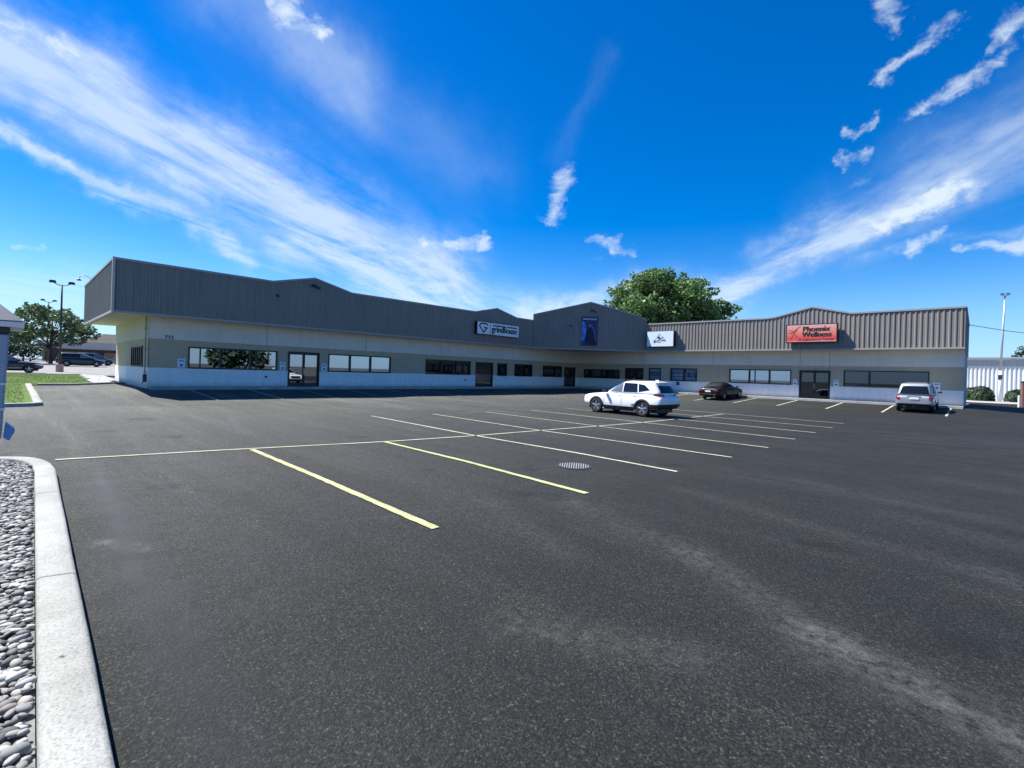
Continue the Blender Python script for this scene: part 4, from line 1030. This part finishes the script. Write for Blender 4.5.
def variant(base, **kw): d = dict(base); d.update(kw); return d
car('navy_hatchback', variant(cross, paint='car_navy', arch=None), (-28.0, -46.6), math.pi / 2, 'dark blue small suv behind the lawn, partly hidden by the kiosk post', 'car')
van = variant(suv, paint='car_slate', w=1.95, low=[(-2.48, .5, 1.0, .88), (-2.44, .42, 1.12, .95), (-2.1, .32, 1.16, .99), (-1.4, .30, 1.16, 1.0), (0, .28, 1.12, 1.0), (1.0, .28, 1.08, 1.0), (1.6, .32, 1.0, .99), (2.1, .36, .90, .96), (2.4, .42, .80, .90), (2.52, .50, .70, .8)],
    top=[(1.04, -2.42, 1.75, .95), (1.2, -2.40, 1.40, .935), (1.45, -2.30, .86, .87), (1.68, -2.16, .40, .80), (1.77, -2.08, .14, .74), (1.80, -1.85, -.15, .62), (1.81, -1.5, -.5, .3)],
    side=[('side_window', [(-.05, 1.18), (1.2, 1.14), (.72, 1.42), (.35, 1.64), (-.05, 1.66)], 'car_glass_pale', .006), ('side_window', [(-1.05, 1.20), (-.13, 1.18), (-.13, 1.66), (-1.05, 1.66)], 'car_glass', .006), ('side_window', [(-2.12, 1.22), (-1.12, 1.20), (-1.12, 1.66), (-1.98, 1.64)], 'car_glass', .006)], extra=[('roof_rail', [(-1.9, .0, .60, .64, 1.79, 1.83), (-1.9, .0, -.64, -.60, 1.79, 1.83)], 'alloy')])
car('dark_minivan', van, (-53.5, -39.8), math.pi / 2 - .12, 'dark blue minivan seen side on in the far lot beside the lamp pole base', 'van')
car('parked_car', variant(cross, paint='car_white', arch=None), (-72, -26.0), .6, 'white car in the far lot just left of the building end wall', 'car', 'cars parked in the far lot')
car('parked_car', variant(van, paint='car_grey'), (-64, -37.5), math.pi / 2, 'grey car with a light roof right behind the dark minivan', 'car', 'cars parked in the far lot')
car('parked_car', variant(cross, paint='car_black', arch=None), (-70, -33.0), .3, 'black car in the far lot between the minivan and the white car', 'car', 'cars parked in the far lot')
car('parked_car', variant(sedan, paint='car_silver'), (-62, -50.0), -.2, 'silver car in the far lot left of the lamp pole', 'car', 'cars parked in the far lot')
car('parked_car', variant(van, paint='car_white'), (-70, -56.0), .2, 'white van in the far lot above the hood of the dark blue suv', 'van', 'cars parked in the far lot')

# ------------------------------------------------------------------ lamps and poles
def lamp_pole(name, x, y, H, label, base=None, heads=2, ang=0):
    z = zg(x, y); r = empty(name, (x, y, z), ang, label=label, cat='lamp', group='twin headed car park lamps')
    if base:
        mb = MB(); mb.lathe([(.30, -.2), (.30, .72), (.27, .78)], 'z', 16); mb.build('pole_base', base, r)
    mb = MB(); mb.tube([(0, 0, 0), (0, 0, H)], [.10, .07], 10); mb.build('pole', 'dark_metal', r, smooth=True)
    mb = MB(); mb.tube([(0, -.62, H + .15), (0, -.3, H - .05), (0, 0, H - .12), (0, .3, H - .05), (0, .62, H + .15)], .04, 8); mb.build('arm', 'dark_metal', r)
    for s in (-1, 1):
        mb = MB(); c = s * .70
        mb.hexa([(-.25, c - .28, H + .12), (.25, c - .28, H + .12), (.25, c + .28, H + .12), (-.25, c + .28, H + .12), (-.16, c - .2, H + .36), (.16, c - .2, H + .36), (.16, c + .2, H + .36), (-.16, c + .2, H + .36)])
        mb.build('lamp_head', 'dark_metal', r, bevel=.03)
    return r
lamp_pole('lamp_pole', -31.8, -43.0, 8.7, 'tall dark lamp pole with two heads and a pinkish round base, by the lawn', base='pole_base_pink')
lamp_pole('lamp_pole', -74, -42.4, 9.8, 'farther lamp pole whose two heads rise over the left tree')
fp = empty('flood_light_pole', (36.1, 42.4, -.35), 0, label='slim tall flood light pole painted white near its foot, right of the building', cat='lamp')
mb = MB(); mb.tube([(0, 0, 0), (0, 0, 4.0)], [.20, .16], 12); mb.build('pole_foot', 'white_metal', fp, smooth=True)
mb = MB(); mb.tube([(0, 0, 4.0), (.22, 0, 13.7)], [.13, .08], 12); mb.build('pole', 'galvanised', fp, smooth=True)
mb = MB(); mb.box(-.2, .2, -.22, -.02, 2.9, 3.5); mb.build('control_box', 'dark_metal', fp)
for s in (-1, 1):
    mb = MB(); c = .22 + s * .26
    mb.hexa([(c - .2, -.25, 13.75), (c + .2, -.25, 13.75), (c + .16, .15, 13.8), (c - .16, .15, 13.8), (c - .2, -.3, 14.05), (c + .2, -.3, 14.05), (c + .16, .15, 14.1), (c - .16, .15, 14.1)]); mb.build('flood_lamp', 'grey_metal', fp, bevel=.03)
mb = MB(); mb.tube([(-.1, 0, 13.7), (.54, 0, 13.7)], .04, 8); mb.build('arm', 'galvanised', fp)
# overhead cable from the building corner
mb = MB(); A = Vector((LR + .05, .6, 5.9)); B_ = Vector((58, 36, 9.5))
mb.tube([A.lerp(B_, t / 12) - Vector((0, 0, 1.9 * (1 - (2 * t / 12 - 1) ** 2))) for t in range(13)], .022, 6)
o = mb.build('overhead_cable', 'ink_black'); tag(o, 'black overhead cable sagging away from the right end of the building', 'cable')

# drop box at the far left, standing in the pebble bed
db = empty('drop_box', (31.1, -46.475, -.285), 0, label='blue grey drop box with a sloping cap and white straps, cut by the left edge', cat='drop box')
def frus(mb, x0, y0, z0, x1, y1, z1, cy_=0): mb.hexa([(-x0, -y0, z0), (x0, -y0, z0), (x0, y0, z0), (-x0, y0, z0), (-x1, -y1, z1), (x1, -y1, z1), (x1, y1, z1), (-x1, y1, z1)])
mb = MB(); mb.tube([(0, -.02, -.1), (0, -.02, 1.49)], .05, 12); mb.build('post', 'dark_metal', db, smooth=True)
mb = MB(); frus(mb, .155, .140, 1.47, .165, .153, 1.885); mb.build('box_body', 'kiosk_paint', db, bevel=.006)
mb = MB(); frus(mb, .168, .156, 1.888, .168, .156, 1.912); mb.build('dark_band', 'dark_metal', db)
mb = MB(); frus(mb, .205, .192, 1.914, .210, .197, 1.934); mb.build('eave_board', 'strap_white', db)
mb = MB(); frus(mb, .208, .195, 1.936, .05, .03, 2.10); mb.build('cap_roof', 'kiosk_roof', db, bevel=.004)
for z in (1.585, 1.685):
    mb = MB(); t = (z - 1.47) / .415; frus(mb, .158 + .01 * t, .143 + .013 * t, z, .158 + .01 * t, .1433 + .013 * t, z + .008); mb.build('strap', 'strap_white', db)
mb = MB(); mb.hexa([(.03, .145, 1.475), (.15, .145, 1.475), (.15, .162, 1.462), (.03, .162, 1.462), (.03, .150, 1.530), (.15, .150, 1.530), (.15, .178, 1.500), (.03, .178, 1.500)]); mb.build('flap', 'tarp_blue', db, bevel=.003)

# ------------------------------------------------------------------ trees
def leaves(mb, c, rad, n_, size, flat_=1.0, shell=.45):
    for _ in range(n_):
        d = Vector((random.gauss(0, 1), random.gauss(0, 1), random.gauss(0, 1))).normalized()
        r = rad * (shell + (1 - shell) * random.random() ** .5)
        p = Vector(c) + Vector((d.x * r, d.y * r, d.z * r * flat_))
        u = (d.cross(Vector((random.gauss(0, 1), random.gauss(0, 1), random.gauss(0, 1))))).normalized()
        w = (d * random.uniform(.2, 1) + u.cross(d) * random.uniform(-1, 1)).normalized()
        s = size * random.uniform(.55, 1.25); n = len(mb.v)
        mb.v += [tuple(p - u * s * .5), tuple(p + w * s * .55 - u * s * .1), tuple(p + u * s * .5 + w * s * .15), tuple(p - w * s * .4 + u * s * .1)]
        mb.face((n, n + 1, n + 2, n + 3))
def tree(name, x, y, H, label, trunk_r, clumps, leafmat, leaf, per, fork=.3, group=None, z0=None):
    z = zg(x, y) if z0 is None else z0
    r = empty(name, (x, y, z), 0, label=label, cat='tree', group=group)
    mb = MB(); top = Vector((0, 0, H * fork))
    mb.tube([(0, 0, -.2), (trunk_r * .2, 0, H * fork * .5), tuple(top), (0.1, .1, H * .72)], [trunk_r * 1.25, trunk_r, trunk_r * .8, trunk_r * .3], 10)
    for (c, rd) in clumps:
        c = Vector(c); st = Vector((0, 0, min(H * .7, max(H * fork * .8, c.z * .55))))
        mid = st.lerp(c, .5) + Vector((random.uniform(-.5, .5), random.uniform(-.5, .5), H * .03))
        mb.tube([tuple(st), tuple(mid), tuple(c)], [trunk_r * .38, trunk_r * .24, trunk_r * .08], 6)
    mb.build('trunk', 'bark', r, smooth=True)
    mb = MB()
    for (c, rd) in clumps:
        k_ = int(per * rd * rd); leaves(mb, c, rd, k_, leaf, .8)
        for _ in range(4):
            d = Vector((random.gauss(0, 1), random.gauss(0, 1), random.gauss(0, .8))).normalized() * rd * random.uniform(.8, 1.2)
            leaves(mb, Vector(c) + d, rd * .38, int(k_ * .13), leaf, .9, .1)
    mb.build('crown', leafmat, r, fix=False)
    return r
# big tree behind the corner: camera axes give left-right and depth
RT, FW = Vector((.7197, .6943, 0)), Vector((-.6943, .7197, 0))
cl = []
random.seed(21)
for k_ in range(84):
    for _ in range(60):
        a, b_, c_ = random.uniform(-1, 1), random.uniform(-.8, .8), random.uniform(-.05, 1)
        if a * a + b_ * b_ * .8 + max(c_, 0) ** 2 < 1 and a * a + b_ * b_ + c_ * c_ > .18: break
    c = RT * (a * 8.6 - .9) + FW * b_ * 7 + Vector((0, 0, 8.6 + c_ * 8.0)); cl.append((c + RT * -1.2 + Vector((0, 0, .7)), random.uniform(1.6, 2.6)))
for a, h in ((-9.6, 12.0), (-10.6, 10.6), (-8.3, 13.6), (-11.6, 9.6), (8.0, 12.2), (9.0, 12.0), (8.6, 9.6), (7.8, 8.2), (-3.2, 16.9), (-.4, 17.4), (2.4, 17.0), (4.6, 16.2), (-5.6, 15.9), (6.4, 14.8)):
    cl.append((RT * (a - 1.0) + FW * random.uniform(-2, 2) + Vector((0, 0, h + .6)), random.uniform(.9, 1.4)))
tree('broadleaf_tree', 0.2, 25.2, 18.5, 'big dense green tree rising behind the inner corner of the building', .5, [(tuple(c), r_) for c, r_ in cl], 'leaf_big', .42, 78)
random.seed(5)
cl = []
RL = Vector((.01, 1, 0))
for k_ in range(26):
    a = random.uniform(-1, 1); c_ = random.uniform(-.25, 1) * math.sqrt(max(.05, 1 - a * a))
    cl.append((RL * a * 3.7 + Vector((random.uniform(-4, 4), 0, 4.6 + c_ * 3.7)), random.uniform(.8, 1.4)))
cl += [((0, -4.3, 4.0), 1.3), ((.5, -3.4, 3.7), 1.3), ((0, 2.8, 3.7), 1.1), ((0, 4.8, 4.6), .9), ((0, 4.1, 5.6), 1.0), ((0, -4.5, 6.6), .8)]
tree('broadleaf_tree', -66, -42.3, 9.0, 'airy spreading tree with bare limbs showing, at the far left', .22, cl, 'leaf_left', .40, 100, .3)
tree('pine_tree', -95, -53.5, 7, 'small dark tree top beyond the bushes at the far left', .15, [((0, 0, 6.2), .9), ((0, .3, 5.2), 1.2), ((0, -.4, 4.2), 1.0)], 'leaf_far', .4, 50, .5)
for k_, (x, y, h, lab) in enumerate([(-88, -58, 3.6, 'round far bush nearest the kiosk post'), (-86, -53.5, 4.2, 'taller grey green far bush left of the airy tree'), (-84, -49.5, 3.6, 'low far bush below the airy tree crown'), (-82, -45, 3.2, 'low far bush right behind the lamp pole')]):
    tree('bush', x, y, h, lab, .12, [((random.uniform(-1, 1), random.uniform(-2.4, 2.4), h * random.uniform(.3, .75)), random.uniform(1.0, 1.7)) for _ in range(9)], 'leaf_far', .36, 62, .25, 'far bushes')
def shrub(x, y, rx, h, label):
    r = empty('shrub', (x, y, -.35), 0, label=label, cat='shrub', group='clipped shrubs beside the white building')
    mb = MB(); mb.tube([(0, 0, -.1), (0, 0, h * .6)], [.08, .04], 6); mb.build('stem', 'bark', r)
    mb = MB()
    for _ in range(int(1500 * rx)):
        d = Vector((random.gauss(0, 1), random.gauss(0, 1), abs(random.gauss(0, 1)))).normalized(); k_ = random.uniform(.75, 1.02)
        p = Vector((d.x * rx * k_, d.y * 1.3 * k_, d.z ** .8 * h * k_ + .05)); u = d.orthogonal().normalized(); w = d.cross(u)
        a = random.uniform(0, 6.28); u, w = u * math.cos(a) + w * math.sin(a), w * math.cos(a) - u * math.sin(a); s = random.uniform(.08, .17); n = len(mb.v)
        w = (w + d * random.uniform(-.5, .6)).normalized()
        mb.v += [tuple(p - u * s), tuple(p + w * s), tuple(p + u * s), tuple(p - w * s)]; mb.face((n, n + 1, n + 2, n + 3))
    mb.build('foliage', 'leaf_shrub', r, fix=False)
shrub(33.6, 45.5, 1.7, 1.75, 'dark shrub half hidden by the right end of the building')
shrub(34.4, 44.0, 1.35, 1.95, 'widest rounded dark shrub left of the flood light pole')
shrub(37.7, 44.6, 1.2, 1.6, 'sloping dark shrub right of the flood light pole')
shrub(39.9, 45.2, 1.2, 1.9, 'dark shrub behind the brown bin store')
for (x, y, h, lab) in ((40.5, 92, 9.6, 'distant tree top over the white building roof, left of the vent'), (47.5, 94, 10.4, 'distant tree top over the white building roof, near the right edge')):
    tree('broadleaf_tree', x, y, h, lab, .2, [((random.uniform(-1.2, 1.2), 0, h * random.uniform(.75, .95)), random.uniform(.7, 1.0)) for _ in range(5)], 'leaf_far', .4, 60, .5)

def reflection_trees(x0, y0, x1, y1, h, label):  # trees out of view, added only to show in the window reflections
    mb = MB(); L_ = math.hypot(x1 - x0, y1 - y0); n_ = int(L_ / 1.6)
    for k_ in range(n_):
        t = (k_ + random.random()) / n_; hh = h * random.uniform(.6, 1.1)
        c = (x0 + (x1 - x0) * t + random.uniform(-3, 3), y0 + (y1 - y0) * t + random.uniform(-3, 3), hh * .55); leaves(mb, c, hh * .45, 300, 1.2, 1.1, .1)
    tag(mb.build('reflection_trees', 'leaf_far', fix=False), label, 'trees', kind='stuff')
reflection_trees(104, 45, 108, 130, 9, 'unseen row of trees added for the left wing windows to reflect')
reflection_trees(102, -10.5, 104, -3, 10, 'unseen group of trees added for the first windows to reflect')
# ------------------------------------------------------------------ other buildings
wb_ = empty('metal_building', (20, 58, -.35), 0, label='white ribbed metal building with a grey eave band, beyond the right end', cat='building')
mb = MB(); P_ = .47; k_ = 0; prev = None
for i in range(134):
    for off, dd_ in ((0, 0), (.05, .10), (.20, .10), (.25, 0)):
        x = i * P_ + off; cur = (mb.vert((x, -dd_, 0)), mb.vert((x, -dd_, 5.05)))
        if prev: mb.face((prev[0], cur[0], cur[1], prev[1]))
        prev = cur
mb.quad((0, 0, 0), (0, 14, 0), (0, 14, 6), (0, 0, 6)); mb.build('wall', 'white_siding', wb_, fix=False)
mb = MB(); mb.box(-.1, 63, -.16, .1, 5.06, 6.05); mb.build('eave_band', 'grey_siding', wb_)
mb = MB(); mb.hexa([(-.3, -.5, 6.06), (63.2, -.5, 6.06), (63.2, 14, 6.9), (-.3, 14, 6.9), (-.3, -.5, 6.28), (63.2, -.5, 6.28), (63.2, 14, 7.1), (-.3, 14, 7.1)]); mb.build('roof', 'kiosk_roof', wb_)
mb = MB(); mb.box(19.9, 20.5, -.5, -.17, 0, 6.05); mb.build('column', 'galvanised', wb_)
mb = MB(); mb.box(0, 12, -.18, -.125, 2.75, 2.85); mb.build('conduit', 'galvanised', wb_)
bs = empty('bin_store', (37.15, 21.6, -.35), 0, label='dark brown bin store with a pale corner post, at the right edge', cat='bin store')
mb = MB(); mb.box(0, 3.2, 0, 3, 0, 2.45); mb.build('enclosure_wall', 'brick_brown', bs)
mb = MB(); mb.box(-.05, 3.25, -.05, 3.05, 2.455, 2.53); mb.build('coping', 'dark_metal', bs)
mb = MB(); mb.tube([(-.22, -.3, 0), (-.22, -.3, 1.15)], .09, 10); o = mb.build('bollard', 'white_metal'); o.location = (37.15, 21.6, -.35); tag(o, 'short white bollard beside the brown bin store', 'bollard')
# shops across the far lot at the left
fs = empty('far_shop', (-96, -42, 1.0), 0, label='low brown shop building with a pale sign band, beyond the far lot', cat='building')
mb = MB(); mb.box(-10, 0, 0, 50, 0, 2.6); mb.build('wall', 'shop_wall', fs)
mb = MB(); mb.box(-10, 1.6, -1, 51, 2.62, 4.1); mb.build('sign_band', 'pale_band', fs)
mb = MB(); mb.hexa([(-12, 4, 4.12), (.8, 4, 4.12), (.8, 51, 4.12), (-12, 51, 4.12), (-9, 9, 6.1), (-3, 9, 6.1), (-3, 50, 6.1), (-9, 50, 6.1)]); mb.build('roof', 'brown_roof', fs)
for k_ in range(7):
    mb = MB(); y = 2 + k_ * 6.8; mb.box(.004, .05, y, y + 4.6, .3, 2.2); f = mb.build('window', 'bronze_frame', fs)
    mb = MB(); mb.box(.051, .06, y + .1, y + 4.5, .4, 2.1); mb.build('pane', 'car_glass', f)

# ------------------------------------------------------------------ camera
yaw, roll, fpx, cy = .7676, .0301, 482.68, 372.82
F_ = Vector((-math.sin(yaw), math.cos(yaw), 0)); Rv = Vector((math.cos(yaw), math.sin(yaw), 0)); U = Vector((0, 0, 1))
r_ = Rv * math.cos(roll) + U * math.sin(roll) if False else Rv * math.cos(roll) + U * (math.sin(roll))
u_ = U * math.cos(roll) - Rv * math.sin(roll)
cam = bpy.data.cameras.new('camera'); co = bpy.data.objects.new('camera', cam); C.objects.link(co)
M = Matrix((( r_.x, u_.x, -F_.x, 34.0186), (r_.y, u_.y, -F_.y, -46.3115), (r_.z, u_.z, -F_.z, 1.5081), (0, 0, 0, 1)))
co.matrix_world = M
cam.sensor_width = 36; cam.lens = 36 * fpx / 1024; cam.shift_y = (cy - 384) / 1024; cam.clip_end = 9000; cam.clip_start = .05
SC.camera = co

# ------------------------------------------------------------------ sun and sky
travel = Vector((.66, .30, -1)).normalized()
sun = bpy.data.lights.new('sun', 'SUN'); sun.energy = 5.0; sun.angle = R(.53); sun.color = (1, .965, .915)
so = bpy.data.objects.new('sun', sun); C.objects.link(so); so.rotation_euler = travel.to_track_quat('-Z', 'Y').to_euler(); so.location = (0, 0, 60)
elev = math.asin(-travel.z); az = math.atan2(-travel.x, -travel.y)      # clockwise from +Y
w = bpy.data.worlds.new('World'); SC.world = w; w.use_nodes = True; nt = w.node_tree; nt.nodes.clear()
out = N(nt, 'ShaderNodeOutputWorld'); bg = N(nt, 'ShaderNodeBackground'); nt.links.new(bg.outputs[0], out.inputs[0])
sky = N(nt, 'ShaderNodeTexSky'); sky.sky_type = 'NISHITA'; sky.sun_disc = False; sky.sun_elevation = elev; sky.sun_rotation = az
sky.altitude = 900; sky.air_density = 1.0; sky.dust_density = .3; sky.ozone_density = 2.0
hs = N(nt, 'ShaderNodeHueSaturation'); hs.inputs['Saturation'].default_value = 1.56; hs.inputs['Hue'].default_value = .511; hs.inputs['Value'].default_value = .93;
nt.links.new(sky.outputs[0], hs.inputs['Color'])
bg.inputs['Strength'].default_value = .09
dirv = N(nt, 'ShaderNodeTexCoord').outputs['Generated']
dr_ = vmath(nt, 'DOT_PRODUCT', dirv, tuple(Rv)); df = vmath(nt, 'DOT_PRODUCT', dirv, tuple(F_))
sp = N(nt, 'ShaderNodeSeparateXYZ'); nt.links.new(dirv, sp.inputs[0]); dz = sp.outputs[2]
azn = math_node(nt, 'ARCTAN2', dr_, df); eln = math_node(nt, 'ARCSINE', dz)
cmb = N(nt, 'ShaderNodeCombineXYZ'); nt.links.new(azn, cmb.inputs[0]); nt.links.new(eln, cmb.inputs[1])
# cloud plane coordinates, stretched along the wind
zc = math_node(nt, 'MAXIMUM', dz, .03)
pu = math_node(nt, 'DIVIDE', dr_, zc); pv = math_node(nt, 'DIVIDE', df, zc)
cm2 = N(nt, 'ShaderNodeCombineXYZ'); nt.links.new(math_node(nt, 'SUBTRACT', pu, math_node(nt, 'MULTIPLY', pv, .14)), cm2.inputs[0]); nt.links.new(math_node(nt, 'MULTIPLY', pv, .22), cm2.inputs[1])
cm3 = N(nt, 'ShaderNodeCombineXYZ'); nt.links.new(pu, cm3.inputs[0]); nt.links.new(math_node(nt, 'MULTIPLY', pv, .8), cm3.inputs[1])
def nz(vec, sc, det, ro, dist=0):
    n = N(nt, 'ShaderNodeTexNoise'); n.inputs['Scale'].default_value = sc; n.inputs['Detail'].default_value = det; n.inputs['Roughness'].default_value = ro; n.inputs['Distortion'].default_value = dist
    nt.links.new(vec, n.inputs['Vector']); return n.outputs['Fac']
n1 = nz(cm2.outputs[0], 1.9, 10, .64, .35); n2 = nz(cm3.outputs[0], 5.0, 8, .65, .3)
# warp the streak outlines a little
nw = N(nt, 'ShaderNodeTexNoise'); nw.inputs['Scale'].default_value = 7; nw.inputs['Detail'].default_value = 4; nt.links.new(cmb.outputs[0], nw.inputs['Vector'])
nw2 = N(nt, 'ShaderNodeTexNoise'); nw2.inputs['Scale'].default_value = 26; nw2.inputs['Detail'].default_value = 5; nw2.inputs['Roughness'].default_value = .65; nt.links.new(cmb.outputs[0], nw2.inputs['Vector'])
wv = vmath(nt, 'ADD', vmath(nt, 'SCALE', vmath(nt, 'SUBTRACT', nw.outputs['Color'], (.5, .5, .5)), None, .09), vmath(nt, 'SCALE', vmath(nt, 'SUBTRACT', nw2.outputs['Color'], (.5, .5, .5)), None, .05))
pos = vmath(nt, 'MULTIPLY', vmath(nt, 'ADD', cmb.outputs[0], wv), (1, 1, 0))
def sky_dir(px, py):
    uu, vv = px - 512, py - cy; c, s = math.cos(roll), math.sin(roll); u0, v0 = c * uu + s * vv, -s * uu + c * vv
    return math.atan2(u0, fpx), math.atan2(-v0, math.hypot(fpx, u0))
def streak(a, b_, wpx, k_, wid=1):
    A = Vector((*sky_dir(*a), 0)); B_ = Vector((*sky_dir(*b_), 0)); D = B_ - A
    mx_ = (a[0] + b_[0]) / 2 - 512; my_ = cy - (a[1] + b_[1]) / 2; wa = wpx / fpx * (fpx ** 2 / (fpx ** 2 + mx_ ** 2 + my_ ** 2)) ** .8
    pa = vmath(nt, 'SUBTRACT', pos, tuple(A))
    t = math_node(nt, 'MULTIPLY', vmath(nt, 'DOT_PRODUCT', pa, tuple(D)), 1 / max(D.length_squared, 1e-9), clamp=True)
    d = vmath(nt, 'DISTANCE', pa, vmath(nt, 'SCALE', tuple(D), None, t))
    wa *= wid; g_ = math_node(nt, 'EXPONENT', math_node(nt, 'MULTIPLY', math_node(nt, 'POWER', d, 2), -1 / wa ** 2))
    return math_node(nt, 'MULTIPLY', g_, k_)
wisps = [((-60, 0), (120, 60), 34, .9), ((-80, 20), (210, 165), 42, .85), ((210, 165), (440, 275), 42, .8), ((120, 90), (340, 200), 34, .45), ((-80, 95), (120, 185), 13, 1.1), ((120, 185), (250, 258), 12, .9), ((300, 240), (460, 305), 24, .55),
         ((215, -40), (350, 80), 46, .34), ((310, 60), (480, 170), 40, .15), ((556, 155), (612, 45), 11, .055), ((690, 318), (860, 222), 15, .85), ((760, 262), (960, 180), 18, .4), ((850, 222), (1070, 105), 44, .62),
         ((470, 335), (640, 288), 12, .9), ((-40, 290), (115, 285), 26, .45), ((360, 290), (560, 310), 20, .35), ((640, 275), (740, 300), 14, .3), ((880, 245), (1040, 225), 6, .3)]
puffs = [((268, -5), (318, 28), 15, 1.1), ((-20, 10), (60, 40), 18, .7), ((550, 218), (562, 168), 9, 1.0), ((425, 247), (482, 243), 6, 1.1), ((590, 241), (616, 238), 6, 1.1), ((612, 251), (636, 247), 4, .9), ((585, 262), (592, 262), 4, .6),
         ((882, 215), (968, 182), 13, 1.0), ((878, 78), (945, 38), 9, 1.0), ((985, 40), (1050, 12), 15, 1.0), ((918, 120), (990, 70), 8, .95), ((840, 134), (880, 116), 5, .95), ((834, 160), (866, 149), 5, .95), ((875, 5), (905, 18), 10, .8),
         ((905, 243), (938, 230), 8, 1.05), ((965, 252), (1040, 240), 9, 1.05), ((3, 237), (37, 240), 3.5, .8), ((840, 178), (858, 174), 5, .5), ((205, 245), (245, 258), 9, .5), ((975, 60), (990, 45), 5, .6)]
def total(lst, wid=1):
    acc = None
    for s in lst:
        v = streak(*s, wid); acc = v if acc is None else math_node(nt, 'ADD', acc, v)
    return acc
def remap(v, a, b_):
    n = N(nt, 'ShaderNodeMapRange'); n.interpolation_type = 'SMOOTHSTEP'; n.inputs[1].default_value = a; n.inputs[2].default_value = b_; nt.links.new(v, n.inputs[0]); return n.outputs[0]
mw = math_node(nt, 'MINIMUM', total(wisps), 1.15)
dw = math_node(nt, 'MULTIPLY', mw, math_node(nt, 'ADD', math_node(nt, 'MULTIPLY_ADD', remap(n1, .30, .68), .95, .16), math_node(nt, 'MULTIPLY', math_node(nt, 'SUBTRACT', n2, .47), .7)), clamp=True)
pm = total(puffs, 1.5)
n3 = nz(vmath(nt, 'MULTIPLY', cmb.outputs[0], (1.0, 1.7, 1)), 22, 9, .66, .6)
dp = remap(math_node(nt, 'ADD', math_node(nt, 'MINIMUM', pm, 1.0), math_node(nt, 'MULTIPLY', math_node(nt, 'SUBTRACT', n3, .5), 2.0)), .42, 1.6)
dens = math_node(nt, 'MINIMUM', math_node(nt, 'ADD', math_node(nt, 'MULTIPLY', dw, .72), math_node(nt, 'MULTIPLY', dp, .85)), .95)
lowf = remap(math_node(nt, 'ABSOLUTE', dz), .20, -.02)
skyc = mixc(nt, math_node(nt, 'MULTIPLY', lowf, .75), hs.outputs[0], (1.1, 2.8, 5.7))
mixn = mixc(nt, dens, skyc, (4.1, 4.75, 5.35))
nt.links.new(mixn, bg.inputs['Color'])
w.cycles.sampling_method = 'MANUAL'; w.cycles.sample_map_resolution = 512

# ------------------------------------------------------------------ render settings
SC.view_settings.view_transform = 'Standard'; SC.view_settings.look = 'None'; SC.view_settings.exposure = 1.12; SC.view_settings.gamma = 1
SC.render.engine = 'CYCLES'; SC.cycles.max_bounces = 8; SC.cycles.transparent_max_bounces = 8; SC.cycles.use_denoising = True
